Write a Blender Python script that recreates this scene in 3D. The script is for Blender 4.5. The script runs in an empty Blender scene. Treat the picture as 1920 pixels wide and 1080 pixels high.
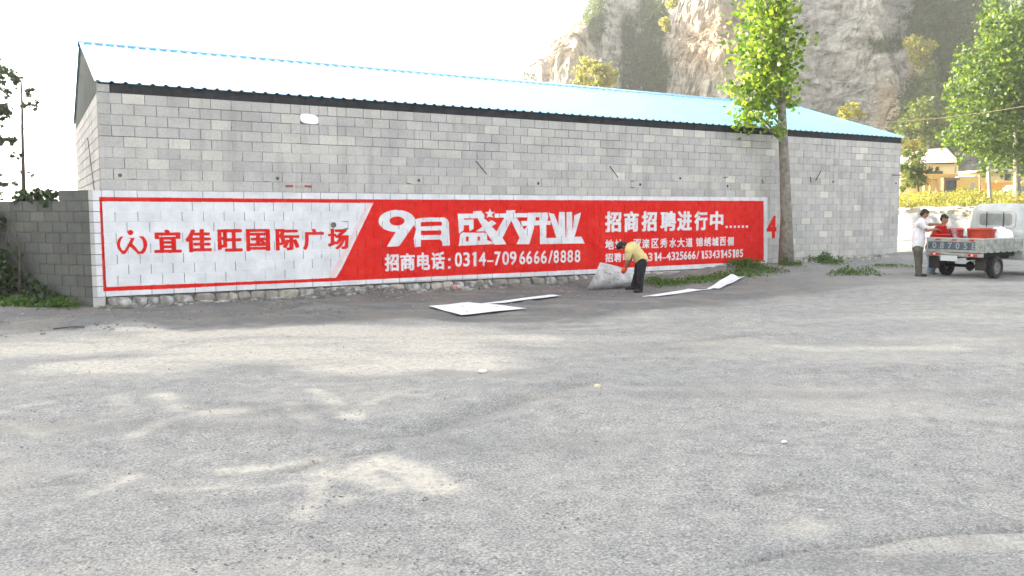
import bpy, bmesh, math, random
import numpy as np
from mathutils import Vector, Matrix, noise as mnoise
R = math.radians
random.seed(7); rng = np.random.default_rng(7)
sc = bpy.context.scene
COL = sc.collection
# ------------------------------------------------------------------ camera
F, YAW, PITCH = 1589.5, .5368, .0913            # focal length in px of a 1920 px wide frame
CX = Vector((-1.547, -17.55, 1.622))
cam = bpy.data.cameras.new('camera'); cam.sensor_width = 36; cam.lens = 36*F/1920
cam.clip_start = .1; cam.clip_end = 2000
co = bpy.data.objects.new('camera', cam); COL.objects.link(co)
co.location = CX; co.rotation_euler = (R(90)-PITCH, 0, -YAW); sc.camera = co
# ------------------------------------------------------------------ light
SUN_EL, SUN_AZ = R(15), R(-40)                   # azimuth from +Y towards +X
sundir = Vector((math.sin(SUN_AZ)*math.cos(SUN_EL), math.cos(SUN_AZ)*math.cos(SUN_EL), math.sin(SUN_EL)))
w = bpy.data.worlds.new('World'); sc.world = w; w.use_nodes = True
nt = w.node_tree; nt.nodes.clear()
sky = nt.nodes.new('ShaderNodeTexSky'); sky.sky_type = 'NISHITA'; sky.sun_disc = False
sky.sun_elevation = SUN_EL; sky.sun_rotation = SUN_AZ; sky.dust_density = 3.0; sky.ozone_density = 1.0; sky.air_density = 1.0
hs = nt.nodes.new('ShaderNodeHueSaturation'); hs.inputs['Saturation'].default_value = .22
bg = nt.nodes.new('ShaderNodeBackground'); bg.inputs[1].default_value = .15
wo = nt.nodes.new('ShaderNodeOutputWorld')
nt.links.new(sky.outputs[0], hs.inputs['Color']); nt.links.new(hs.outputs[0], bg.inputs[0]); nt.links.new(bg.outputs[0], wo.inputs[0])
sl = bpy.data.lights.new('sun', 'SUN'); sl.energy = 5.0; sl.angle = R(.6); sl.color = (1, .9, .74)
so = bpy.data.objects.new('sun', sl); COL.objects.link(so); so.location = (-20, 40, 30)
so.rotation_euler = sundir.to_track_quat('Z', 'Y').to_euler()
sc.view_settings.view_transform = 'Standard'; sc.view_settings.look = 'None'
sc.view_settings.gamma = 1; sc.view_settings.use_curve_mapping = False
sc.view_settings.exposure = 2.42
sc.cycles.volume_bounces = 2; sc.cycles.max_bounces = 8; sc.cycles.transparent_max_bounces = 12
sc.cycles.volume_step_rate = 4; sc.cycles.use_denoising = True
# ------------------------------------------------------------------ helpers
fwv = Vector((math.sin(YAW)*math.cos(PITCH), math.cos(YAW)*math.cos(PITCH), -math.sin(PITCH)))
rv = Vector((math.cos(YAW), -math.sin(YAW), 0)); uv_ = rv.cross(fwv)
def ray(x, y): return fwv + rv*((x-960)/F) + uv_*((540-y)/F)
def Dp(x, y, dep): return CX + ray(x, y)*dep      # point at a depth (m) seen at photo pixel x,y
def Gp(x, y, z=-.22): d = ray(x, y); return CX + d*((z-CX.z)/d.z)
def Wp(x, y, Y=0): d = ray(x, y); return CX + d*((Y-CX.y)/d.y)
def sstep(a, b, x): t = np.clip((x-a)/(b-a), 0, 1); return t*t*(3-2*t)
def hash3(ix, iy, iz, s):
    h = (ix.astype(np.int64)*73856093 ^ iy.astype(np.int64)*19349663 ^ iz.astype(np.int64)*83492791 ^ (s*2654435761)) & 0xffffffff
    h = (h ^ (h >> 13))*1274126177 & 0xffffffff
    h = (h ^ (h >> 16))*2246822519 & 0xffffffff
    return ((h ^ (h >> 15)) & 0xffffff)/float(0xffffff)
def vnoise(x, y, z=0, s=0):
    x = np.asarray(x, float); y = np.asarray(y, float)+0*x; z = np.asarray(z, float)+0*x
    ix, iy, iz = np.floor(x), np.floor(y), np.floor(z); fx, fy, fz = x-ix, y-iy, z-iz
    fx, fy, fz = [t*t*t*(t*(t*6-15)+10) for t in (fx, fy, fz)]
    o = 0
    for a in (0, 1):
        for b in (0, 1):
            for c in (0, 1):
                o = o + hash3(ix+a, iy+b, iz+c, s)*(fx if a else 1-fx)*(fy if b else 1-fy)*(fz if c else 1-fz)
    return o*2-1
def fbm(x, y, z=0, o=4, s=0, g=.5, ridged=False):
    t = 0; a = 1; n = 0
    for k in range(o):
        v = vnoise(np.asarray(x)*2**k+17.3*k, np.asarray(y)*2**k+5.1*k, np.asarray(z)*2**k, s+k)
        if ridged: v = 1-2*np.abs(v)
        t = t+a*v; n += a; a *= g
    return t/n
def tag(o, label=None, cat=None, group=None, kind=None):
    if label: o['label'] = label
    if cat: o['category'] = cat
    if group: o['group'] = group
    if kind: o['kind'] = kind
    return o
def empty(name, loc=(0, 0, 0), rz=0, **k):
    o = bpy.data.objects.new(name, None); COL.objects.link(o); o.location = loc; o.rotation_euler = (0, 0, rz)
    o.empty_display_size = .2
    return tag(o, **k)
def link(name, me, mat=None, parent=None, **k):
    o = bpy.data.objects.new(name, me); COL.objects.link(o)
    if mat is not None and not me.materials:
        for m in (mat if isinstance(mat, (list, tuple)) else [mat]): me.materials.append(m)
    if parent: o.parent = parent
    return tag(o, **k)
def npmesh(name, V, Fc, smooth=False):
    V = np.asarray(V, np.float32); Fc = np.asarray(Fc, np.int32)
    me = bpy.data.meshes.new(name); n = Fc.shape[1]
    me.vertices.add(len(V)); me.vertices.foreach_set('co', V.ravel())
    me.loops.add(Fc.size); me.loops.foreach_set('vertex_index', Fc.ravel())
    me.polygons.add(len(Fc)); me.polygons.foreach_set('loop_start', np.arange(0, Fc.size, n, dtype=np.int32))
    me.polygons.foreach_set('loop_total', np.full(len(Fc), n, np.int32))
    me.polygons.foreach_set('use_smooth', np.full(len(Fc), smooth, bool))
    me.update(calc_edges=True); return me
def fattr(me, name, vals, dom='POINT'):
    a = me.attributes.new(name, 'FLOAT', dom); a.data.foreach_set('value', np.asarray(vals, np.float32))
class MB:
    def __init__(s): s.v = []; s.f = []; s.mi = []; s.m = 0; s.sm = []; s.smooth = False
    def add(s, vs, fs):
        b = len(s.v); s.v += [tuple(v) for v in vs]
        for f in fs: s.f.append(tuple(b+i for i in f)); s.mi.append(s.m); s.sm.append(s.smooth)
    def box(s, c, d, rot=None, taper=1):
        x, y, z = d[0]/2, d[1]/2, d[2]/2; vs = []
        for k, (i, j) in enumerate(((-1, -1), (1, -1), (1, 1), (-1, 1))): vs.append(Vector((i*x, j*y, -z)))
        for k, (i, j) in enumerate(((-1, -1), (1, -1), (1, 1), (-1, 1))): vs.append(Vector((i*x*taper, j*y*taper, z)))
        if rot is not None: vs = [rot @ v for v in vs]
        s.add([v+Vector(c) for v in vs], [(0, 3, 2, 1), (4, 5, 6, 7), (0, 1, 5, 4), (1, 2, 6, 5), (2, 3, 7, 6), (3, 0, 4, 7)]); return s
    def hexa(s, vs): s.add(vs, [(0, 3, 2, 1), (4, 5, 6, 7), (0, 1, 5, 4), (1, 2, 6, 5), (2, 3, 7, 6), (3, 0, 4, 7)]); return s
    def tube(s, pts, rad, n=8, cap=True):
        pts = [Vector(p) for p in pts]; rr = rad if isinstance(rad, (list, tuple)) else [rad]*len(pts)
        b = len(s.v); up = Vector((0, 0, 1)); prev = None
        for i, p in enumerate(pts):
            t = (pts[min(i+1, len(pts)-1)]-pts[max(i-1, 0)]).normalized()
            a = t.cross(prev if prev else (up if abs(t.z) < .9 else Vector((1, 0, 0)))).normalized() if prev is None else (prev-t*prev.dot(t)).normalized()
            prev = a; c = t.cross(a)
            for k in range(n):
                q = 2*math.pi*k/n; s.v.append(tuple(p+(a*math.cos(q)+c*math.sin(q))*rr[i]))
        for i in range(len(pts)-1):
            for k in range(n):
                s.f.append((b+i*n+k, b+i*n+(k+1) % n, b+(i+1)*n+(k+1) % n, b+(i+1)*n+k)); s.mi.append(s.m); s.sm.append(True)
        if cap:
            s.f.append(tuple(b+k for k in range(n))[::-1]); s.mi.append(s.m); s.sm.append(False)
            e = b+(len(pts)-1)*n; s.f.append(tuple(e+k for k in range(n))); s.mi.append(s.m); s.sm.append(False)
        return s
    def lathe(s, prof, n=16, M=None):
        b = len(s.v)
        for r_, z in prof:
            for k in range(n):
                v = Vector((r_*math.cos(2*math.pi*k/n), r_*math.sin(2*math.pi*k/n), z)); s.v.append(tuple(M @ v if M else v))
        for i in range(len(prof)-1):
            for k in range(n):
                s.f.append((b+i*n+k, b+i*n+(k+1) % n, b+(i+1)*n+(k+1) % n, b+(i+1)*n+k)); s.mi.append(s.m); s.sm.append(True)
        return s
    def prism(s, poly, axis, a0, a1):
        # poly in the two other axes; extruded along axis
        n = len(poly); vs = []
        for a in (a0, a1):
            for p in poly:
                v = [0, 0, 0]; v[axis] = a; o = [i for i in range(3) if i != axis]; v[o[0]], v[o[1]] = p; vs.append(v)
        s.add(vs, [tuple(range(n))[::-1], tuple(range(n, 2*n))]+[(i, (i+1) % n, n+(i+1) % n, n+i) for i in range(n)]); return s
    def build(s, name, mat=None, parent=None, bevel=0, M=None, fix=True, **k):
        me = bpy.data.meshes.new(name); me.from_pydata(s.v, [], s.f)
        me.polygons.foreach_set('material_index', s.mi); me.polygons.foreach_set('use_smooth', s.sm)
        if M: me.transform(M)
        if fix or bevel:
            bm = bmesh.new(); bm.from_mesh(me)
            if bevel: bmesh.ops.bevel(bm, geom=bm.edges[:], offset=bevel, segments=2, profile=.6, affect='EDGES', clamp_overlap=True)
            bmesh.ops.recalc_face_normals(bm, faces=bm.faces[:]); bm.to_mesh(me); bm.free()
        return link(name, me, mat, parent, **k)
# ------------------------------------------------------------------ materials
def mat(name, col=(.5, .5, .5), rough=.8, metal=0, noise=0, nscale=8, bump=0, bscale=40, col2=None, spec=.3, detail=6, coords='Object', thr=None):
    m = bpy.data.materials.new(name); m.use_nodes = True; t = m.node_tree; N = t.nodes; L = t.links
    b = N['Principled BSDF']; b.inputs['Roughness'].default_value = rough; b.inputs['Metallic'].default_value = metal
    b.inputs['Specular IOR Level'].default_value = spec
    b.inputs['Base Color'].default_value = (*col, 1)
    if noise or bump:
        tc = N.new('ShaderNodeTexCoord')
    if noise:
        n = N.new('ShaderNodeTexNoise'); n.inputs['Scale'].default_value = nscale; n.inputs['Detail'].default_value = detail; n.inputs['Roughness'].default_value = .62
        L.new(tc.outputs[coords], n.inputs['Vector'])
        r = N.new('ShaderNodeValToRGB'); lo, hi = thr or (.3, .7)
        r.color_ramp.elements[0].position = lo; r.color_ramp.elements[1].position = hi
        c2 = col2 or tuple(min(1, c*(1+noise)) for c in col); c1 = col if col2 else tuple(c*(1-noise) for c in col)
        r.color_ramp.elements[0].color = (*c1, 1); r.color_ramp.elements[1].color = (*c2, 1)
        L.new(n.outputs[0], r.inputs[0]); L.new(r.outputs[0], b.inputs['Base Color'])
    if bump:
        n2 = N.new('ShaderNodeTexNoise'); n2.inputs['Scale'].default_value = bscale; n2.inputs['Detail'].default_value = 8
        L.new(tc.outputs[coords], n2.inputs['Vector'])
        bp = N.new('ShaderNodeBump'); bp.inputs['Strength'].default_value = min(1, bump*10); bp.inputs['Distance'].default_value = .02
        L.new(n2.outputs[0], bp.inputs['Height']); L.new(bp.outputs[0], b.inputs['Normal'])
    return m
def leafmat(name, c1, c2, trans=.5):
    m = bpy.data.materials.new(name); m.use_nodes = True; t = m.node_tree; N = t.nodes; L = t.links
    b = N['Principled BSDF']; o = N['Material Output']; b.inputs['Roughness'].default_value = .42
    g = N.new('ShaderNodeNewGeometry'); r = N.new('ShaderNodeValToRGB'); L.new(g.outputs['Random Per Island'], r.inputs[0])
    r.color_ramp.elements[0].color = (*c1, 1); r.color_ramp.elements[1].color = (*c2, 1)
    tr = N.new('ShaderNodeBsdfTranslucent'); mx = N.new('ShaderNodeMixShader'); mx.inputs[0].default_value = trans
    gm = N.new('ShaderNodeMixRGB'); gm.blend_type = 'MULTIPLY'; gm.inputs[0].default_value = 1; gm.inputs[2].default_value = (2.6, 2.4, .9, 1)
    L.new(r.outputs[0], b.inputs['Base Color']); L.new(r.outputs[0], gm.inputs[1]); L.new(gm.outputs[0], tr.inputs[0])
    L.new(b.outputs[0], mx.inputs[1]); L.new(tr.outputs[0], mx.inputs[2]); L.new(mx.outputs[0], o.inputs[0])
    return m
# ---- banner paint: flat print, rasterised here from outlines and glyphs into a mask (R paint, G red, B pale pink)
PPM = 150; BX0, BX1, BZ0, BZ1 = -.4, 18.8, -.05, 2.1
BW, BH = int((BX1-BX0)*PPM), int((BZ1-BZ0)*PPM)
PR = np.zeros((BH, BW), np.float32); RD = np.zeros((BH, BW), np.float32); PK = np.zeros((BH, BW), np.float32)
SS = 2
def polymask(pts):
    """pts in wall metres -> (mask, y0, x0) antialiased"""
    P = (np.array(pts)-[BX0, BZ0])*PPM
    x0, y0 = np.maximum(np.floor(P.min(0)).astype(int)-1, 0); x1, y1 = np.ceil(P.max(0)).astype(int)+2
    x1 = min(x1, BW); y1 = min(y1, BH)
    xs = (np.arange((x1-x0)*SS)+.5)/SS+x0; ys = (np.arange((y1-y0)*SS)+.5)/SS+y0
    X, Y = np.meshgrid(xs, ys); ins = np.zeros(X.shape, bool)
    for i in range(len(P)):
        (ax, ay), (bx, by) = P[i], P[(i+1) % len(P)]
        if ay == by: continue
        ins ^= ((ay > Y) != (by > Y)) & (X < (bx-ax)*(Y-ay)/(by-ay)+ax)
    m = ins.reshape(y1-y0, SS, x1-x0, SS).mean((1, 3)); return m, y0, x0
def w2(p): q = Wp(p[0], p[1]); return (q.x, q.z)
def paint(pxpts, red, pink=None):
    m, y, x = polymask([w2(p) for p in pxpts]); s = np.s_[y:y+m.shape[0], x:x+m.shape[1]]
    PR[s] = np.maximum(PR[s], m); RD[s] = RD[s]*(1-m)+red*m
    PK[s] = PK[s]*(1-m)+(m*pink if pink else 0)
GL = {}
def glyph(ch, N=96):
    if ch in GL: return GL[ch]
    c = bpy.data.curves.new('glyph', 'FONT'); c.body = ch; o = bpy.data.objects.new('glyph', c); COL.objects.link(o)
    bpy.context.view_layer.update(); e = o.evaluated_get(bpy.context.evaluated_depsgraph_get()); me = e.to_mesh(); me.calc_loop_triangles()
    V = np.array([v.co[:2] for v in me.vertices]); T = [t.vertices[:] for t in me.loop_triangles]
    e.to_mesh_clear(); bpy.data.objects.remove(o); bpy.data.curves.remove(c)
    lo, hi = V.min(0), V.max(0); V = (V-lo)/(hi-lo+1e-9)*(N-1)
    g = np.zeros((N, N), bool)
    for t in T:
        a, b, c3 = V[list(t)]; x0, y0 = np.floor(np.minimum(np.minimum(a, b), c3)).astype(int); x1, y1 = np.ceil(np.maximum(np.maximum(a, b), c3)).astype(int)+1
        X, Y = np.meshgrid(np.arange(x0, min(x1, N)), np.arange(y0, min(y1, N)))
        d = (b[0]-a[0])*(c3[1]-a[1])-(b[1]-a[1])*(c3[0]-a[0])
        if abs(d) < 1e-9: continue
        u = ((X-a[0])*(c3[1]-a[1])-(Y-a[1])*(c3[0]-a[0]))/d; v = ((b[0]-a[0])*(Y-a[1])-(b[1]-a[1])*(X-a[0]))/d
        g[Y, X] |= (u >= -.02) & (v >= -.02) & (u+v <= 1.02)
    GL[ch] = g; return g
def dil(g, kx, ky):
    N = g.shape[0]; b = np.zeros((N+2*ky, N+2*kx), bool)
    for dy in range(-ky, ky+1):
        for dx in range(-kx, kx+1):
            if (dx/(kx+.5))**2+(dy/(ky+.5))**2 <= 1: b[ky+dy:ky+dy+N, kx+dx:kx+dx+N] |= g
    return b
def putchar(ch, box, red, kx=3, ky=2):
    """box: x0,x1 and top,bottom at left, top,bottom at right, photo pixels on the wall"""
    x0, x1, t0, b0, t1, b1 = box
    if ch == '1': m_ = (x0+x1)/2; wd_ = (b0-t0)*.30; x0, x1 = m_-wd_/2, m_+wd_/2
    g = dil(glyph(ch), 2 if ch == '1' else kx, ky)
    (X0, Zt0), (_, Zb0), (X1, Zt1), (_, Zb1) = w2((x0, t0)), w2((x0, b0)), w2((x1, t1)), w2((x1, b1))
    i0, i1 = int((X0-BX0)*PPM), int((X1-BX0)*PPM)+1; j0, j1 = int((min(Zb0, Zb1)-BZ0)*PPM)-1, int((max(Zt0, Zt1)-BZ0)*PPM)+2
    S3 = 3; xs = (np.arange((i1-i0)*S3)+.5)/S3+i0; ys = (np.arange((j1-j0)*S3)+.5)/S3+j0
    Xg, Yg = np.meshgrid(xs/PPM+BX0, ys/PPM+BZ0); u = (Xg-X0)/(X1-X0); zb = Zb0+(Zb1-Zb0)*u; zt = Zt0+(Zt1-Zt0)*u; v = (Yg-zb)/(zt-zb)
    H, Wd = g.shape; ok = (u >= 0) & (u < 1) & (v >= 0) & (v < 1)
    m = np.where(ok, g[np.clip((v*H).astype(int), 0, H-1), np.clip((u*Wd).astype(int), 0, Wd-1)], False)
    m = m.reshape(j1-j0, S3, i1-i0, S3).mean((1, 3)); s = np.s_[j0:j1, i0:i1]
    PR[s] = np.maximum(PR[s], m); RD[s] = RD[s]*(1-m)+red*m; PK[s] *= 1-m
def line_of(chars, xs, ty0, by0, ty1, by1, xa, xb, red, kx=3, ky=2):
    def iy(x, a, b): return a+(b-a)*(x-xa)/(xb-xa)
    for ch, (a, b) in zip(chars, xs):
        if ch == ' ' or ch is None: continue
        hh = (iy(a, ty0, ty1), iy(a, by0, by1), iy(b, ty0, ty1), iy(b, by0, by1))
        if ch in '-–': c = [(hh[0]*.38+hh[1]*.62), (hh[0]*.26+hh[1]*.74), (hh[2]*.38+hh[3]*.62), (hh[2]*.26+hh[3]*.74)]; paint([(a, c[0]), (b, c[2]), (b, c[3]), (a, c[1])], red); continue
        if ch == ':':
            for q in (.45, .9):
                yy = hh[0]*(1-q)+hh[1]*q; s_ = (b-a)*.32; m_ = (a+b)/2; paint([(m_-s_, yy-s_), (m_+s_, yy-s_), (m_+s_, yy+s_), (m_-s_, yy+s_)], red)
            continue
        if ch == '1':
            H_ = hh[1]-hh[0]; m_ = (a+b)/2+H_*.05; sw = H_*.075+.15*kx; paint([(m_-sw, hh[0]), (m_+sw, hh[0]), (m_+sw, hh[1]), (m_-sw, hh[1])], red); paint([(m_-sw, hh[0]), (m_-sw, hh[0]+H_*.16), (m_-sw-H_*.11, hh[0]+H_*.24), (m_-sw-H_*.11, hh[0]+H_*.12)], red); continue
        putchar(ch, (a, b, *hh), red, kx, ky)
def make_banner():
    paint([(173, 357), (500, 361), (900, 366), (1439, 370), (1439, 497), (1100, 514), (810, 524), (500, 545), (183, 557)], 0)
    for p in ([(186, 369.5), (440, 372), (700, 374), (700, 381), (440, 379.5), (186, 377.8)], [(186, 370), (190.8, 370), (200, 546), (194, 547)],
              [(194, 538.5), (300, 534), (440, 529), (550, 524.5), (640, 520), (640, 527), (550, 530.5), (440, 535), (330, 541), (194, 546.5)],
              [(699, 374), (1100, 375.5), (1432, 376.8), (1432, 490), (1100, 505.5), (845, 517), (690, 524.5), (626, 527), (640, 505), (700, 381)]): paint(p, 1)
    paint([(690, 381), (697, 381), (627, 521), (617, 521)], 0, .35)
    # emblem: two arms around a running figure
    o8 = lambda l: [(200+x/8, 400+y/8) for x, y in l]
    a = [(355+46*math.cos(t), 290+40*math.sin(t)) for t in np.linspace(0, 6.28, 20)[:-1]]; paint(o8(a), 1)
    paint(o8([(255, 350), (205, 350), (165, 400), (148, 460), (160, 520), (190, 570), (225, 600), (205, 612), (270, 614), (290, 600), (350, 500), (470, 612), (548, 612), (590, 560), (612, 480), (600, 410), (560, 350), (480, 345), (530, 390), (550, 450), (550, 510), (515, 570), (490, 570), (385, 455), (425, 370), (310, 372), (360, 385), (335, 440), (265, 560), (235, 550), (205, 500), (203, 440), (225, 385)]), 1)
    line_of('宜佳旺国际广场', [(287.5, 339.5), (346.5, 396), (407, 454), (460.5, 506), (516, 561), (567, 607.5), (614, 654)], 430.5, 475, 428.5, 467.5, 287, 654, 1, 5, 3)
    o7 = lambda l: [(690+x/7.2, 370+y/7.2) for x, y in l]; q7 = lambda l: [(840+x/7.2, 370+y/7.2) for x, y in l]
    ell = lambda cx, cy, rx, ry: [(cx+rx*math.cos(t), cy+ry*math.sin(t)) for t in np.linspace(0, 6.283, 40)[:-1]]
    paint(o7(ell(391, 321, 248, 149)), 0); paint(o7([(385, 455), (255, 668), (420, 660), (560, 460), (640, 345), (625, 280)]), 0); paint(o7(ell(391, 321, 101, 62)), 1)
    paint(o7([(630, 300), (690, 282), (850, 273), (1030, 275), (1075, 300), (1090, 335), (1105, 650), (1008, 656), (1000, 600), (975, 570), (860, 572), (715, 574), (712, 668), (632, 672), (618, 560), (650, 430), (615, 370)]), 0)
    paint(o7([(712, 345), (730, 333), (980, 328), (1000, 345), (998, 385), (712, 395)]), 1); paint(o7([(715, 452), (980, 445), (995, 470), (985, 510), (715, 512)]), 1)
    Wt = [[(130, 225), (215, 225), (210, 445), (150, 490)], [(130, 225), (480, 218), (500, 265), (480, 285), (215, 287)], [(340, 190), (455, 185), (470, 228), (340, 228)],
          [(208, 302), (345, 298), (345, 425), (292, 460), (285, 375), (205, 378)], [(390, 275), (480, 275), (560, 350), (655, 465), (700, 540), (790, 634), (628, 638), (515, 475), (465, 400)],
          [(378, 460), (460, 400), (590, 308), (655, 350), (590, 397), (500, 436), (500, 460)], [(165, 500), (200, 477), (500, 478), (525, 500), (530, 580), (600, 598), (612, 632), (145, 656)],
          [(787, 178), (908, 175), (908, 275), (787, 275)], [(615, 220), (1070, 214), (1070, 270), (630, 276)], [(765, 270), (862, 270), (855, 310), (735, 550), (790, 634), (630, 640), (640, 480), (655, 465)],
          [(850, 270), (925, 278), (1040, 445), (1060, 630), (925, 633), (965, 545), (850, 310)], [(1070, 212), (1340, 205), (1352, 262), (1345, 320), (1070, 320)], [(985, 322), (1385, 318), (1385, 372), (1005, 388)],
          [(1080, 215), (1168, 212), (1168, 380), (1097, 634), (1000, 634), (1030, 440), (1078, 380)], [(1240, 210), (1325, 210), (1328, 630), (1243, 633)], [(1355, 210), (1435, 228), (1475, 330), (1500, 420), (1492, 560), (1465, 548)],
          [(1498, 200), (1575, 198), (1588, 560), (1485, 560)], [(1600, 200), (1675, 198), (1682, 560), (1600, 560)], [(1705, 245), (1798, 205), (1708, 540), (1665, 540), (1690, 400)], [(1328, 552), (1800, 530), (1845, 622), (1328, 631)]]
    for p in Wt: paint(q7(p), 0)
    for p in ([(243, 530), (280, 530), (280, 595), (243, 597)], [(403, 530), (432, 530), (432, 585), (403, 587)], [(1182, 270), (1235, 270), (1235, 314), (1182, 316)], [(350, 300), (395, 280), (465, 395), (360, 455), (345, 425)], [(215, 287), (395, 284), (395, 298), (215, 302)]): paint(q7(p), 1)
    star = []
    for k in range(10):
        rr = 70 if k % 2 == 0 else 29; q = -math.pi/2+k*math.pi/5; star.append((565+rr*math.cos(q), 222+rr*math.sin(q)))
    paint(q7([(500, 205), (630, 200), (625, 285), (500, 285)]), 1); paint(q7(star), 0); paint(q7([(512, 273), (565, 238), (618, 272), (565, 262)]), 0)
    line_of('招商电话:', [(721, 748), (750, 778), (782, 806), (808, 834), (839, 846)], 476.5, 509, 472, 505, 721, 834, 0, 4, 3)
    line_of('0314-7096666/8888', [(853, 866), (868.5, 881), (885.5, 893.5), (897.6, 911), (913, 925), (927, 939), (942, 954.5), (956, 968.5), (974, 985), (987, 998), (1001, 1011.5), (1014, 1025.5), (1028, 1036.5), (1038, 1048), (1051, 1061.5), (1064, 1074.5), (1077.5, 1088)], 473.5, 500.5, 468.5, 491.5, 853, 1088, 0, 4, 2)
    line_of('招商招聘进行中', [(1134.7, 1165.3), (1170, 1198), (1203, 1232), (1238.6, 1268), (1270, 1297.7), (1302, 1327), (1331.6, 1356.7)], 396.5, 436, 396, 431, 1134, 1357, 0, 5, 3)
    for k in range(6): x = 1362.5+k*7.6; yy = 425.5-k*.1; paint([(x-2, yy-2), (x+2, yy-2), (x+2, yy+2), (x-2, yy+2)], 0)
    line_of('地址:双滦区秀水大道锦绣城西侧', [(1134.7, 1151), (1153, 1167.5), (1171, 1176), (1187.6, 1202.5), (1204, 1218), (1222, 1235), (1238, 1251.7), (1255, 1268.6), (1270, 1284), (1286, 1299), (1305, 1318), (1320, 1333.8), (1335, 1348), (1350, 1361), (1364, 1376)], 449.5, 468, 444, 460.5, 1134, 1376, 0, 3, 2)
    line_of('招聘电话:', [(1134.7, 1149.6), (1151.7, 1165), (1168, 1181), (1184, 1197), (1199, 1203)], 475.5, 492, 472.5, 490, 1134, 1197, 0, 3, 2)
    cs = '0314-4325666/'; xs = [(1205.5, 1213), (1215.6, 1223.5), (1227, 1231.5), (1233, 1241), (1242, 1248.5), (1249.5, 1258), (1259, 1266), (1267, 1273.6), (1274.7, 1281.5), (1282.3, 1289), (1290, 1296.6), (1297.7, 1304.3), (1306, 1311)]
    line_of(cs, xs, 474.5, 490.5, 470.5, 485.5, 1205, 1311, 0, 5, 3)
    line_of('15343145185', [(1314.3+7.3*k+(1 if '15343145185'[k] == '1' else 0), 1314.3+7.3*k+6.1-(1 if '15343145185'[k] == '1' else 0)) for k in range(11)], 470.5, 485.3, 467, 482, 1314, 1394, 0, 5, 3)
    putchar('4', (1438, 1457, 404, 447, 404, 447), 1, 9, 5)
make_banner()
img = bpy.data.images.new('banner_paint', BW, BH, alpha=True); img.colorspace_settings.name = 'Non-Color'
px = np.zeros((BH, BW, 4), np.float32); px[..., 0] = PR; px[..., 1] = RD; px[..., 2] = PK; px[..., 3] = 1
img.pixels.foreach_set(px.ravel()); img.update(); img.pack()
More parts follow.
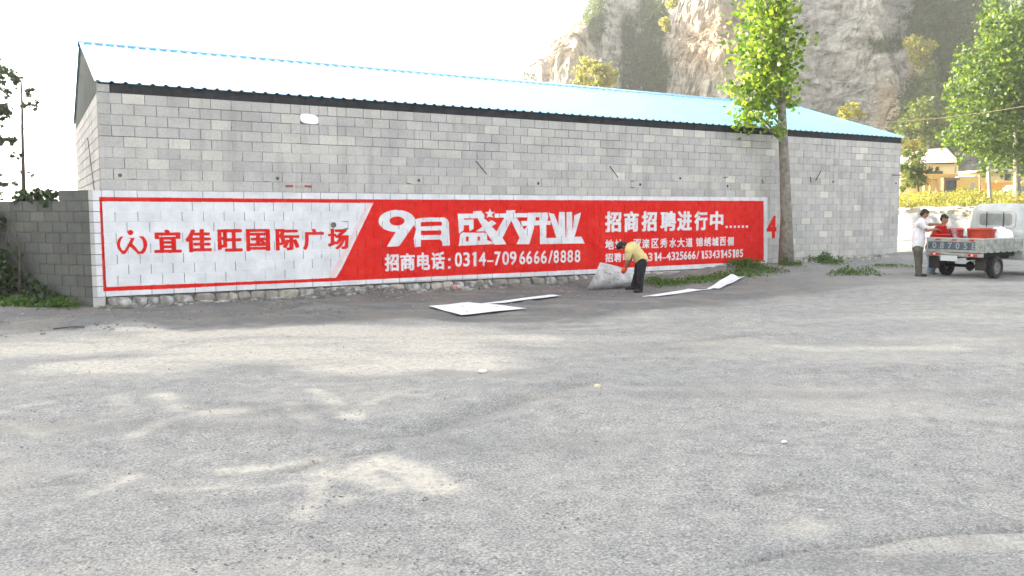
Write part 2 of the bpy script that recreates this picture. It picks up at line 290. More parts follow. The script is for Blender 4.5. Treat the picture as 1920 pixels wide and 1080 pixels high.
def blockmat(name, geo_tone, base=(.465, .452, .427), painted=True, bright=1.0):
    m = bpy.data.materials.new(name); m.use_nodes = True; t = m.node_tree; N = t.nodes; L = t.links; b = N['Principled BSDF']
    b.inputs['Roughness'].default_value = .92; b.inputs['Specular IOR Level'].default_value = .15
    g = N.new('ShaderNodeNewGeometry')
    if geo_tone:
        a = N.new('ShaderNodeAttribute'); a.attribute_name = 'tone'; tone = a.outputs['Fac']
    else: a = N.new('ShaderNodeObjectInfo'); tone = a.outputs['Random']
    r = N.new('ShaderNodeValToRGB'); e = r.color_ramp.elements
    c = base; k = bright
    e[0].position = 0; e[0].color = (c[0]*.82*k, c[1]*.83*k, c[2]*.84*k, 1); e[1].position = 1; e[1].color = (c[0]*1.30*k, c[1]*1.28*k, c[2]*1.22*k, 1)
    for p, f in ((.08, .92), (.55, 1.0), (.88, 1.05), (.98, 1.14)):
        q = e.new(p); q.color = (c[0]*f*k, c[1]*f*k, c[2]*f*k*(1.03 if p < .8 else .98), 1)
    L.new(tone, r.inputs[0])
    def noise(sc_, det=6, rough=.6, vec=None):
        n = N.new('ShaderNodeTexNoise'); n.inputs['Scale'].default_value = sc_; n.inputs['Detail'].default_value = det; n.inputs['Roughness'].default_value = rough
        L.new(vec or g.outputs['Position'], n.inputs['Vector']); return n.outputs[0]
    def math_(op, a_, b_=None, clamp=False):
        n = N.new('ShaderNodeMath'); n.operation = op; n.use_clamp = clamp
        for i, v in enumerate((a_, b_)):
            if v is None: continue
            if isinstance(v, (int, float)): n.inputs[i].default_value = v
            else: L.new(v, n.inputs[i])
        return n.outputs[0]
    def mix(fac, a_, b_, mode='MIX'):
        n = N.new('ShaderNodeMixRGB'); n.blend_type = mode
        for i, v in enumerate((fac, a_, b_)):
            if isinstance(v, (int, float)): n.inputs[i].default_value = v
            elif isinstance(v, tuple): n.inputs[i].default_value = (*v, 1)
            else: L.new(v, n.inputs[i])
        return n.outputs[0]
    big = noise(1.3, 5); fine = noise(22, 8, .75)
    def mr(v, a0, a1, b0, b1):
        n = N.new('ShaderNodeMapRange'); n.inputs[1].default_value = a0; n.inputs[2].default_value = a1; n.inputs[3].default_value = b0; n.inputs[4].default_value = b1; L.new(v, n.inputs[0]); return n.outputs[0]
    sh = mix(1.0, r.outputs[0], mix(0.0, (1., 1., 1.), (1., 1., 1.)), 'MULTIPLY')
    cb = N.new('ShaderNodeCombineColor'); v1 = mr(big, .3, .7, .84, 1.12)
    for i in range(3): L.new(v1, cb.inputs[i])
    cf = N.new('ShaderNodeCombineColor'); v2 = mr(fine, .3, .7, .82, 1.16)
    for i in range(3): L.new(v2, cf.inputs[i])
    col = mix(1.0, mix(1.0, sh, cb.outputs[0], 'MULTIPLY'), cf.outputs[0], 'MULTIPLY')
    # lime splashes and smeared mortar
    sp = mr(noise(3.1, 9, .7), .63, .72, 0, .45); col = mix(sp, col, (.46, .45, .43))
    mpv = N.new('ShaderNodeMapping'); mpv.inputs['Scale'].default_value = (3.5, 3.5, .35); L.new(g.outputs['Position'], mpv.inputs[0])
    col = mix(mr(noise(1.0, 5, .6, mpv.outputs[0]), .52, .70, 0, .38), col, (.20, .195, .185))
    if painted:
        s = N.new('ShaderNodeSeparateXYZ'); L.new(g.outputs['Position'], s.inputs[0])
        wob = math_('MULTIPLY', math_('SUBTRACT', noise(14, 4), .5), .022)
        cx = N.new('ShaderNodeCombineXYZ')
        L.new(math_('DIVIDE', math_('ADD', math_('SUBTRACT', s.outputs[0], BX0), wob), BX1-BX0), cx.inputs[0])
        L.new(math_('DIVIDE', math_('ADD', math_('SUBTRACT', s.outputs[2], BZ0), wob), BZ1-BZ0), cx.inputs[1])
        im = N.new('ShaderNodeTexImage'); im.image = img; im.extension = 'CLIP'; L.new(cx.outputs[0], im.inputs[0])
        sc_ = N.new('ShaderNodeSeparateColor'); L.new(im.outputs[0], sc_.inputs[0])
        front = math_('LESS_THAN', s.outputs[1], .0145)
        wear = mr(noise(6, 10, .8), .25, .46, .76, 1.0)
        cover = math_('MULTIPLY', math_('MULTIPLY', sc_.outputs[0], front), wear)
        wv = mr(noise(2.2, 6, .65), .35, .65, 0, 1)
        white = mix(wv, (.56, .57, .60), (.73, .74, .765)); white = mix(sc_.outputs[2], white, (.75, .30, .26))
        rv2 = mr(noise(1.7, 7, .7), .35, .68, 0, 1)
        red = mix(rv2, (.58, .008, .006), (.68, .026, .018)); pt = mix(sc_.outputs[1], white, red)
        col = mix(cover, col, pt)
    L.new(col, b.inputs['Base Color'])
    bp = N.new('ShaderNodeBump'); bp.inputs['Strength'].default_value = .55; bp.inputs['Distance'].default_value = .006
    L.new(noise(55, 8, .7), bp.inputs['Height']); L.new(bp.outputs[0], b.inputs['Normal'])
    return m
M = {}
M['block'] = blockmat('block_single', False); M['blocks'] = blockmat('block_joined', True)
M['lowblock'] = blockmat('shaded_low_wall_block', False, (.125, .128, .115)); M['mortar'] = blockmat('mortar', True, (.37, .365, .35))  # low wall base mixes greenish dirt with painted shade of overhanging plants
M['dark_mortar'] = mat('deep_mortar', (.16, .155, .15), .95, noise=.3, bump=.03)
M['roof'] = mat('blue_roof_sheet', (.22, .55, .76), .22, metal=0, noise=.08, nscale=1.2, spec=1.0)
for k_ in ('roof',):
    b_ = M[k_].node_tree.nodes['Principled BSDF']; b_.inputs['Coat Weight'].default_value = .6; b_.inputs['Coat Roughness'].default_value = .18
M['ridge'] = mat('blue_ridge_cap', (.12, .40, .72), .25, spec=.9)
M['eave'] = mat('dark_eave_board', (.022, .023, .026), .75, noise=.5, nscale=5, bump=.05, bscale=9)
M['gable'] = mat('grey_gable_sheet', (.075, .085, .078), .95, spec=.05, noise=.2, nscale=2)
M['stone'] = mat('foundation_rubble', (.23, .215, .19), .95, noise=.35, nscale=3, bump=.09, bscale=18)
M['stone_pale'] = mat('pale_rubble', (.36, .33, .28), .95, noise=.3, nscale=5, bump=.09, bscale=18)
M['stone_lime'] = mat('lime_splashed_rubble', (.19, .18, .165), .9, noise=1, nscale=3.2, col2=(.55, .55, .54), thr=(.50, .70), bump=.09, bscale=18)
M['rebar'] = mat('rusty_rebar', (.05, .035, .03), .8)
M['hole'] = mat('dark_hole_lining', (.03, .022, .02), .95)
M['white_foam'] = mat('white_plug', (.88, .89, .88), .7)
M['skin'] = mat('skin', (.30, .145, .085), .55); M['hair'] = mat('black_hair', (.012, .010, .009), .6)
M['yellow_shirt'] = mat('pale_yellow_cotton', (.62, .50, .22), .9, noise=.08, nscale=12, bump=.03, bscale=9)
M['white_shirt'] = mat('white_cotton', (.66, .65, .68), .9, noise=.06, nscale=12, bump=.03, bscale=9)
M['black_cloth'] = mat('black_trousers', (.018, .018, .022), .9, noise=.4, nscale=9, bump=.04, bscale=9)
M['olive_cloth'] = mat('olive_grey_trousers', (.085, .080, .062), .9, noise=.3, nscale=9, bump=.04, bscale=9)
M['jeans'] = mat('washed_blue_jeans', (.20, .28, .33), .9, noise=.3, nscale=9, bump=.04, bscale=9)
M['navy'] = mat('navy_cloth', (.025, .035, .055), .9, noise=.3, nscale=9)
M['red_cloth'] = mat('red_shirt', (.36, .03, .02), .9); M['glove'] = mat('orange_glove', (.75, .10, .02), .6)
M['shoe'] = mat('dark_shoe', (.02, .02, .02), .6)
M['paper'] = mat('white_paper', (.72, .73, .76), .8, noise=.04, nscale=3, bump=.02, bscale=3)
M['stencil'] = mat('dusty_stencil_paper', (.30, .29, .295), .85, noise=1, nscale=5, col2=(.50, .49, .50), thr=(.35, .6), bump=.06, bscale=6)
M['ink'] = mat('dark_stencil_mark', (.06, .06, .065), .8)
M['truck_white'] = mat('dusty_white_paint', (.40, .425, .42), .5, noise=.16, nscale=4, spec=.5)
M['truck_side'] = mat('grimy_bed_paint', (.25, .26, .24), .75, noise=.45, nscale=6, bump=.01)
M['tail_dark'] = mat('dark_blue_number_panel', (.05, .075, .09), .75, noise=1, nscale=9, col2=(.15, .17, .18), thr=(.48, .72))
M['tail_white'] = mat('chipped_white_lettering', (.24, .27, .29), .8, noise=.6, nscale=30)
M['rubber'] = mat('tyre_rubber', (.028, .027, .026), .9, noise=.2, nscale=20); M['rim'] = mat('dusty_rim', (.16, .155, .145), .6)
M['chassis'] = mat('dark_chassis', (.02, .019, .018), .8); M['lamp_red'] = mat('red_tail_lamp', (.45, .02, .02), .25, spec=.6)
M['plate'] = mat('pale_number_plate', (.45, .48, .48), .5)
M['glass'] = mat('pale_window_glass', (.20, .225, .22), .3, spec=.7, noise=.35, nscale=3)  # opaque pane; pale grey paints in daylight seen through the cab
M['red_plastic'] = mat('orange_red_plastic', (.50, .055, .025), .4, spec=.5, noise=.35, nscale=6); M['red2'] = mat('red_plastic', (.60, .022, .015), .35, spec=.5)
M['pink_label'] = mat('red_drum_with_worn_label', (.45, .04, .035), .5, noise=1, nscale=9, col2=(.55, .45, .46), thr=(.5, .6))
M['bag'] = mat('white_plastic_bag', (.85, .86, .88), .4, bump=.08, bscale=5)
M['bark'] = mat('poplar_bark', (.21, .195, .165), .95, noise=.45, nscale=7, bump=.09, bscale=22)
M['bark_dark'] = mat('dark_bark', (.09, .08, .065), .95, noise=.3, nscale=6)
M['leaf_pop'] = leafmat('poplar_leaf', (.030, .085, .012), (.20, .26, .045), .5)
M['leaf_big'] = leafmat('large_poplar_leaf', (.018, .055, .010), (.13, .185, .035), .45)
M['leaf_dark'] = leafmat('dark_leaf', (.012, .030, .008), (.03, .06, .015), .3)
M['leaf_yel'] = leafmat('yellow_leaf', (.13, .14, .025), (.26, .24, .04), .4)
M['leaf_mid'] = leafmat('green_leaf', (.035, .07, .012), (.12, .14, .03), .45)
M['weed'] = leafmat('weed_leaf', (.03, .075, .012), (.08, .15, .02), .35)
M['dryweed'] = leafmat('yellowing_weed', (.09, .11, .02), (.30, .26, .05), .4)
M['shrub'] = leafmat('cliff_shrub_leaf', (.025, .05, .015), (.07, .09, .02), .3)
M['ochre'] = mat('ochre_render', (.62, .40, .13), .9, noise=.08, nscale=2); M['cream'] = mat('cream_render', (.72, .58, .33), .9, noise=.05)
M['orange'] = mat('orange_render', (.75, .33, .05), .9); M['house_roof'] = mat('pale_pink_roof', (.72, .55, .52), .8, noise=.08, nscale=3)
M['gate'] = mat('grey_steel_gate', (.055, .065, .08), .5, noise=.2, nscale=3); M['brown'] = mat('brown_trim', (.16, .08, .04), .8)
M['cement'] = mat('cement', (.33, .32, .29), .9, noise=.15, nscale=3); M['pole'] = mat('concrete_pole', (.42, .40, .33), .9, noise=.1)
M['wire'] = mat('cable_sheath', (.25, .20, .13), .6)
M['hill'] = mat('shade_hill_earth', (.12, .12, .06), .95, noise=.5, nscale=.25, col2=(.22, .19, .13), bump=.05, bscale=2)
M['rubble'] = mat('pale_rubble_heap', (.40, .36, .29), .95, noise=.3, nscale=2.5, bump=.1, bscale=12)
# ------------------------------------------------------------------ ground
def e1(X, Y): return (X+1.547)*.86+(Y+17.55)*.51
def gz(X, Y):
    X = np.asarray(X, float); Y = np.asarray(Y, float)
    z = -.22+.20*sstep(10, 19, X)*sstep(-14, -5, Y)
    z = z+.30*np.exp(-((X-25.0)/2.6)**2-((Y+.3)/1.3)**2)+.13*np.exp(-((X-17.8)/1.9)**2-((Y+.5)/1.0)**2)+.10*np.exp(-((X-21.2)/2.)**2-((Y+.1)/.8)**2)
    z = z+.13*np.exp(-((X+3.2)/2.4)**2-((Y-.2)/.7)**2)*(1+.5*vnoise(X*2, Y*2, 0, 5))
    z = z+(.035+.075*sstep(-.1, .5, vnoise(X*1.1, Y*0, 0, 15)))*np.exp(-((Y+.02)/.34)**2)*sstep(.2, 1.2, X)*(1-sstep(16, 18, X))*(1+.4*vnoise(X*5, Y*5, 0, 16))
    q = e1(X, Y); az = np.arctan2(X+1.547, Y+17.55)
    wgt = sstep(.15, .5, az)
    z = z+wgt*(1.35*sstep(50, 54, q+1.5*vnoise(X*.3, Y*.3, 0, 9))+1.1*sstep(54, 92, q)+6*sstep(120, 175, q))
    z = z+.035*fbm(X*.55, Y*.8, 0, 3, 21)*sstep(0, 4, np.hypot(X+1.5, Y+17.5))
    return z
def polydist(X, Y, pts):
    d = np.full(X.shape, 1e9); sgn = np.zeros(X.shape)
    for (ax, ay), (bx, by) in zip(pts[:-1], pts[1:]):
        vx, vy = bx-ax, by-ay; l2 = vx*vx+vy*vy+1e-9; t = np.clip(((X-ax)*vx+(Y-ay)*vy)/l2, 0, 1)
        dx, dy = X-ax-t*vx, Y-ay-t*vy; dd = np.hypot(dx, dy); c = (vx*(Y-ay)-vy*(X-ax)); up = dd < d
        sgn = np.where(up, np.sign(c), sgn); d = np.minimum(d, dd)
    return d, sgn
def gpl(l, z=-.22): return [tuple(Gp(x, y, z)[:2]) for x, y in l]
def make_ground():
    az = np.concatenate([np.linspace(-180, -48, 70)[:-1], np.linspace(-48, -33, 60)[:-1], np.linspace(-33, 33, 760)[:-1], np.linspace(33, 48, 60)[:-1], np.linspace(48, 180, 70)[:-1]])
    az = np.radians(az)+YAW; nr = 520; rr = 1.2*np.exp(np.linspace(0, math.log(700/1.2), nr)); rr = np.concatenate([[.02, .6], rr]); nr = len(rr)
    A, Q = np.meshgrid(az, rr); X = CX.x+Q*np.sin(A); Y = CX.y+Q*np.cos(A); Z = gz(X, Y)
    sand = np.zeros(X.shape); dark = np.zeros(X.shape)
    wx = X+.35*fbm(X*1.1, Y*1.1, 0, 4, 3); wy = Y+.35*fbm(X*1.1, Y*1.1, 0, 4, 4)
    # streaks follow the tyre traffic (left-right across the view)
    u = X*rv.x+Y*rv.y; v = -X*rv.y+Y*rv.x
    st = fbm(u*.5, v*3.2, 0, 5, 31)
    for pts, wd, k in (([(-60, 660), (120, 650), (330, 632), (600, 622), (880, 628), (980, 636)], .62, 1.0), ([(420, 650), (620, 650), (850, 650)], .70, 1.0), ([(130, 692), (300, 682), (520, 675), (740, 684), (900, 680)], .42, 1.0),
                       ([(240, 618), (310, 618)], .22, .9), ([(395, 774), (440, 772)], .13, .95), ([(250, 815), (300, 792), (370, 778)], .07, .45),
                       ([(690, 872), (735, 868), (780, 880), (830, 905)], .13, .85), ([(610, 885), (680, 890), (740, 905)], .10, .5), ([(720, 860), (750, 872), (790, 890)], .12, .7), ([(640, 930), (665, 925)], .06, .5),
                       ([(160, 930), (200, 915), (250, 890)], .06, .65), ([(300, 918), (420, 908), (600, 900)], .035, .5), ([(420, 880), (520, 872), (640, 850)], .05, .45), ([(100, 948), (200, 938)], .05, .35),
                       ([(560, 960), (570, 945), (590, 930), (600, 900)], .07, .5), ([(545, 757), (570, 775), (590, 800)], .10, .42), ([(590, 730), (620, 745), (655, 780), (668, 785)], .08, .5), ([(655, 784), (690, 760), (755, 735)], .07, .45), ([(650, 782), (672, 780)], .07, .9),
                       ([(220, 745), (245, 765)], .09, .35), ([(300, 740), (335, 765), (345, 770)], .10, .45), ([(0, 775), (40, 765), (90, 758)], .08, .4), ([(0, 795), (40, 800), (60, 815)], .07, .3), ([(60, 820), (200, 790), (280, 745)], .05, .2),
                       ([(1000, 620), (1180, 612)], .10, .7), ([(1300, 650), (1600, 655), (1880, 640)], .30, .35), ([(1480, 990), (1520, 985)], .12, .35), ([(1650, 1040), (1900, 1010)], .10, .2), ([(1040, 565), (1250, 600)], .3, .35)):
        fz = 1.0 if wd >= .3 else .16
        d, _ = polydist(X+(wx-X)*fz, Y+(wy-Y)*fz, gpl(pts)); sand = np.maximum(sand, k*np.exp(-(d/(wd*1.15))**(2 if wd >= .3 else 3)))
    sand = np.clip(sand*1.9*(.85+.8*st)-.12*sstep(-.1, -.3, st), 0, 1.1); sand = np.maximum(sand, .28*sstep(.1, .5, fbm(u*.35, v*1.1, 0, 4, 77)))
    # fine dark grit along the wall
    bpts = sorted((tuple(Gp(x_, y_, -.22)[:2]) for x_, y_ in ((-200, 640), (0, 628), (130, 622), (250, 605), (330, 618), (480, 612), (640, 600), (800, 598), (960, 608), (1100, 600), (1250, 580), (1420, 565))))
    Yb = np.interp(X, [p[0] for p in bpts], [p[1] for p in bpts]); dark = 1.2*sstep(-.35, .35, Y-Yb+.55*fbm(X*.9, Y*1.9, 0, 4, 8))*(1-sstep(12, 19, X))*sstep(-12, -8, X)
    dark = dark*(1-.45*sstep(0, .5, st)); sand = sand*(1-.75*np.clip(dark, 0, 1)); dark = np.maximum(dark, .35*sstep(.1, .5, fbm(u*.4, v*1.6, 0, 4, 99)))
    h = .010*fbm(X*3, Y*3, 0, 3, 41)+.006*fbm(u*1.5, v*9, 0, 3, 42)
    lump = sstep(-.2, .6, Y-Yb)*(1-.88*sstep(3.2, 4.6, X))*(1-sstep(-1.6, -.9, Y))*(1-sstep(13, 17, X))*sstep(-7, -5, X); h = h+.085*lump*fbm(X*1.2, Y*2.8, 0, 5, 47, .6)+.03*lump*fbm(X*6, Y*6, 0, 3, 48)
    for pts, wd, dep, k in (([(0, 914), (90, 906), (150, 900)], .045, -.02, .5), ([(550, 880), (600, 862), (650, 850), (730, 842)], .05, -.025, .7), ([(780, 812), (880, 780), (1000, 742), (1120, 712)], .18, -.035, .45),
                            ([(1380, 1062), (1500, 1035), (1630, 1022), (1680, 1008), (1790, 998), (1930, 990)], .035, -.018, .55), ([(1420, 920), (1490, 911)], .06, -.02, .7), ([(1200, 643), (1320, 640), (1400, 630), (1500, 628)], .07, -.04, .9),
                            ([(1480, 700), (1650, 698), (1800, 695)], .10, -.015, .35), ([(1040, 588), (1150, 575), (1250, 572)], .10, .05, 0), ([(1060, 600), (1160, 590), (1260, 586)], .10, .05, 0), ([(950, 560), (1060, 572), (1160, 590)], .12, .04, 0),
                            ([(360, 575), (430, 572), (480, 580)], .14, .05, .3), ([(560, 582), (650, 575), (740, 570)], .15, .05, .2), ([(20, 600), (110, 602), (210, 600)], .12, .05, .4), ([(390, 755), (440, 757)], .03, -.02, .6)):
        d, sg = polydist(X, Y, gpl(pts)); h = h+dep*np.exp(-(d/wd)**2)*(1+.5*sg if dep < 0 else 1); dark = np.maximum(dark, k*np.exp(-((d+.02*st)/wd)**2))
        h = h-.4*dep*np.exp(-((d-wd*2)/wd)**2)*(dep < 0)
    # tyre-tread lumps
    for cx_, cy_ in ((1360, 592), (1385, 588), (1410, 591)):
        g0 = Gp(cx_, cy_, -.1); d = np.hypot(X-g0.x, Y-g0.y); h = h+.06*np.exp(-(d/.35)**2)*(.4+np.abs(np.sin((X*.6+Y)*9)))
    near = 1-sstep(25, 40, Q)
    bank = sstep(49, 52, e1(X, Y))*(1-sstep(54, 60, e1(X, Y)))*sstep(.3, .5, A)
    Z = Z+h*near+bank*.35*fbm(X*1.2, Y*1.2, 0, 4, 55)
    na = len(az); V = np.stack([X, Y, Z], -1).reshape(-1, 3)
    i = np.arange(nr-1)[:, None]*na; j = np.arange(na)[None]; j2 = (j+1) % na
    Fc = np.stack([i+j, i+j2, i+na+j2, i+na+j], -1).reshape(-1, 4)
    me = npmesh('ground', V, Fc[:, ::-1], True); fattr(me, 'sand', sand.ravel()); fattr(me, 'dark', dark.ravel())
    green = (sstep(.3, .5, A)*sstep(54, 57, e1(X, Y))*(1-.0*A)).ravel(); fattr(me, 'green', green)
    m = bpy.data.materials.new('gravel_lot'); m.use_nodes = True; t = m.node_tree; N = t.nodes; L = t.links; b = N['Principled BSDF']; b.inputs['Roughness'].default_value = .95; b.inputs['Specular IOR Level'].default_value = .1
    g = N.new('ShaderNodeNewGeometry')
    def nz(s, d=6, r=.6): n = N.new('ShaderNodeTexNoise'); n.inputs['Scale'].default_value = s; n.inputs['Detail'].default_value = d; n.inputs['Roughness'].default_value = r; L.new(g.outputs['Position'], n.inputs['Vector']); return n.outputs[0]
    def ramp(v, st_): 
        r = N.new('ShaderNodeValToRGB'); e = r.color_ramp.elements
        for k, (p, c) in enumerate(st_):
            q = e[k] if k < 2 else e.new(p); q.position = p; q.color = (*c, 1)
        L.new(v, r.inputs[0]); return r.outputs[0]
    def mixc(f, a, b_, mode='MIX'):
        n = N.new('ShaderNodeMixRGB'); n.blend_type = mode
        for i_, v in enumerate((f, a, b_)):
            if isinstance(v, (int, float)): n.inputs[i_].default_value = v
            elif isinstance(v, tuple): n.inputs[i_].default_value = (*v, 1)
            else: L.new(v, n.inputs[i_])
        return n.outputs[0]
    def att(nm): a = N.new('ShaderNodeAttribute'); a.attribute_name = nm; return a.outputs['Fac']
    speck = ramp(nz(55, 4, .8), [(.36, (.135, .137, .138)), (.63, (.40, .40, .395)), (.5, (.26, .26, .257))])
    mid = ramp(nz(4.5, 6, .7), [(.3, (.76, .76, .77)), (.7, (1.22, 1.20, 1.16))])
    bigc = ramp(nz(.45, 4, .6), [(.3, (.93, .94, .95)), (.7, (1.07, 1.06, 1.04))])
    c = mixc(1.0, mixc(1.0, speck, mid, 'MULTIPLY'), bigc, 'MULTIPLY')
    sd = ramp(nz(30, 6, .7), [(.3, (.41, .38, .33)), (.7, (.57, .535, .475))])
    def mr(v, a0, a1, b0, b1):
        n = N.new('ShaderNodeMapRange'); n.inputs[1].default_value = a0; n.inputs[2].default_value = a1; n.inputs[3].default_value = b0; n.inputs[4].default_value = b1; L.new(v, n.inputs[0]); return n.outputs[0]
    def mth(op, a, b_): 
        n = N.new('ShaderNodeMath'); n.operation = op; n.use_clamp = True
        for i_, v in enumerate((a, b_)):
            if isinstance(v, (int, float)): n.inputs[i_].default_value = v
            else: L.new(v, n.inputs[i_])
        return n.outputs[0]
    sf = mth('MULTIPLY', att('sand'), mr(nz(14, 8, .8), .36, .56, .12, 1.0)); c = mixc(sf, c, sd)
    c = mixc(mth('MULTIPLY', att('dark'), mr(nz(9, 6, .7), .25, .6, .5, 1.0)), c, mixc(mr(nz(.9, 6, .7), .42, .6, 0, .8), ramp(nz(50, 5, .7), [(.3, (.085, .087, .09)), (.7, (.19, .19, .19))]), ramp(nz(40, 5, .7), [(.3, (.13, .12, .105)), (.7, (.27, .25, .225))])))
    c = mixc(att('green'), c, ramp(nz(1.5, 5), [(.35, (.20, .19, .06)), (.65, (.12, .14, .04))]))
    L.new(c, b.inputs['Base Color'])
    bp = N.new('ShaderNodeBump'); bp.inputs['Strength'].default_value = .7; bp.inputs['Distance'].default_value = .008; L.new(nz(60, 5, .75), bp.inputs['Height']); L.new(bp.outputs[0], b.inputs['Normal'])
    link('ground', me, m, kind='structure')
make_ground()
def gzf(x, y): return float(gz(np.array([x]), np.array([y]))[0])
# unseen hill added beyond the left edge, shaped to shade the lot
def make_hill():
    sx, sy = -sundir.x, -sundir.y; l = math.hypot(sx, sy); tx, ty = -sx/l, -sy/l; px_, py_ = ty, -tx
    cs = np.linspace(-70, 12, 100); ts = np.linspace(26, 110, 100); Cg, Tg = np.meshgrid(cs, ts)
    X = Cg*px_+Tg*tx; Y = Cg*py_+Tg*ty
    H = 30*sstep(26, 56, Tg)*(1-sstep(6, 11, Cg+1.2*fbm(X*.08, Y*.08, 0, 3, 70)))*(1-sstep(75, 110, Tg)*.9)
    H = H*(1+.12*fbm(X*.06, Y*.06, 0, 4, 71))-1.0
    V = np.stack([X, Y, H], -1).reshape(-1, 3); n = 100; i = np.arange(n-1)[:, None]*n; j = np.arange(n-1)[None]
    Fc = np.stack([i+j, i+j+1, i+n+j+1, i+n+j], -1).reshape(-1, 4); link('shade_hill', npmesh('shade_hill', V, Fc, True), M['hill'], kind='structure')
make_hill()
# ------------------------------------------------------------------ cliff
def make_cliff():
    O = Dp(1400, 394, 168); O.z = 0; tdir = Vector((fwv.x, fwv.y, 0)).normalized(); sdir = rv
    k = 168/F                                       # metres per photo pixel at the cliff foot
    S = np.linspace(-62, 78, 470); T = np.linspace(-14, 62, 420); s_, t_ = np.meshgrid(S, T)
    c = 1400+s_/k                                   # nominal column
    t0 = 0*s_
    t0 += -13*np.exp(-((c-1350)/85)**2)             # ochre buttress
    t0 += 10*np.exp(-((c-1195)/55)**2)+6*np.exp(-((c-1560)/90)**2)
    t0 += -11*np.exp(-((c-1060)/60)**2)-8*np.exp(-((c-1690)/38)**2)+9*np.exp(-((c-1790)/70)**2)-6*np.exp(-((c-1480)/30)**2)
    wob = 7*fbm(s_*.035, t_*.05, 0, 4, 11); q = t_-t0-wob
    steep = 2.1; H = 3+steep*np.clip(q, 0, None)**.97
    H = np.where(q < 0, 3+q*.5, H)
    ledge = 5.5*fbm(s_*.06, t_*.12, 0, 5, 12, ridged=True); H = H+ledge*sstep(-2, 8, q)
    # terraces
    H = H+2.2*np.sin(H*.42+3*fbm(s_*.05, t_*.05, 0, 3, 13))*sstep(0, 8, q)
    env = 13+(c-905)*k*1.30+5*fbm(s_*.07, 0*s_, 0, 4, 14); env = np.clip(env, -4, 85)
    spire = 9+26*np.exp(-((c-1700)/40)**2)
    H = np.minimum(H, env+.18*t_)
    sx_ = (c-1688+1.1*t_+14*fbm(s_*.12, t_*.12, 0, 3, 19))/46; H2 = 37*np.clip(1-np.abs(sx_)**1.5, 0, None)*np.clip(1-(np.abs(t_+4)/11)**2, 0, None)*(.85+.3*fbm(s_*.15, t_*.15, 0, 4, 20)); H = np.maximum(H, H2)
    sx_ = (c-1640+14*fbm(s_*.12, t_*.12, 3, 3, 19))/34; H2 = 22*np.clip(1-np.abs(sx_)**1.6, 0, None)*np.clip(1-(np.abs(t_+8)/8)**2, 0, None); H = np.maximum(H, H2)
    X = O.x+s_*sdir.x+t_*tdir.x; Y = O.y+s_*sdir.y+t_*tdir.y
    d = 2.6*fbm(s_*.10, t_*.2, H*.10, 5, 15, ridged=True)*sstep(0, 6, q); e = 2.2*fbm(s_*.22+9, t_*.2, H*.22, 4, 16)*sstep(0, 6, q)
    X = X-tdir.x*d+sdir.x*e; Y = Y-tdir.y*d+sdir.y*e; Z = H
    cr = fbm(X*.45, Y*.45, Z*.45+.3*X, 5, 61, .6, ridged=True)*sstep(-2, 6, q); X = X-tdir.x*1.3*cr; Y = Y-tdir.y*1.3*cr; Z = Z+.5*cr
    n, mm = len(S), len(T); V = np.stack([X, Y, Z], -1).reshape(-1, 3)
    i = np.arange(mm-1)[:, None]*n; j = np.arange(n-1)[None]
    Fc = np.stack([i+j, i+j+1, i+n+j+1, i+n+j], -1).reshape(-1, 4)
    me = npmesh('cliff', V, Fc, False)
    # where a point shows in the photo, used only to decide what grows or shows where on the rock
    P = V-np.array(CX); zc = P@np.array(fwv); pc = 960+F*(P@np.array(rv))/zc; pr = 540-F*(P@np.array(uv_))/zc
    nz_ = fbm(V[:, 0]*.09, V[:, 1]*.09, V[:, 2]*.09, 5, 17); nf = fbm(V[:, 0]*.3, V[:, 1]*.3, V[:, 2]*.3, 4, 18)
    def bl(cx_, cy_, rx, ry): return np.exp(-(((pc-cx_)/rx)**2+((pr-cy_)/ry)**2)**1.5)
    veg = np.maximum.reduce([bl(1118, 30, 20, 55)*.8, bl(1180, 60, 24, 60)*.7, bl(1205, 130, 48, 80), bl(1225, 30, 35, 60), bl(1800, 40, 110, 90), bl(1800, 130, 70, 60), bl(1735, 200, 45, 60), bl(1670, 85, 35, 16)*.8, bl(1740, 270, 70, 40), bl(1010, 60, 20, 40)*.3, .7*bl(1880, 200, 200, 160)])
    veg = np.clip(veg*1.5+.5*nz_+.25*nf-.12, 0, 1); veg = sstep(.35, .62, veg)
    och = np.maximum.reduce([bl(1340, 70, 100, 95), bl(1290, 190, 60, 40)*.5, bl(1715, 120, 16, 60), bl(1665, 200, 28, 60)*.8, bl(1060, 80, 60, 110)*.8])  # ochre rock; the spots on the spire paint sunlight into its colour
    och = np.clip(och+.25*nz_, 0, 1)
    fattr(me, 'veg', veg); fattr(me, 'ochre', och)
    m = bpy.data.materials.new('cliff_rock'); m.use_nodes = True; t = m.node_tree; N = t.nodes; L = t.links; b = N['Principled BSDF']; b.inputs['Roughness'].default_value = .95; b.inputs['Specular IOR Level'].default_value = .1
    g = N.new('ShaderNodeNewGeometry')
    mp = N.new('ShaderNodeMapping'); mp.inputs['Scale'].default_value = (1, 1, 2.6); mp.inputs['Rotation'].default_value = (.5, .35, 0); L.new(g.outputs['Position'], mp.inputs[0])
    def nz2(s, d=8, r=.65, v=None): n_ = N.new('ShaderNodeTexNoise'); n_.inputs['Scale'].default_value = s; n_.inputs['Detail'].default_value = d; n_.inputs['Roughness'].default_value = r; n_.inputs['Distortion'].default_value = .6; L.new(v or mp.outputs[0], n_.inputs['Vector']); return n_.outputs[0]
    def ramp(v, st_):
        r = N.new('ShaderNodeValToRGB'); e_ = r.color_ramp.elements
        for k_, (p, cc) in enumerate(st_):
            q_ = e_[k_] if k_ < 2 else e_.new(p); q_.position = p; q_.color = (*cc, 1)
        L.new(v, r.inputs[0]); return r.outputs[0]
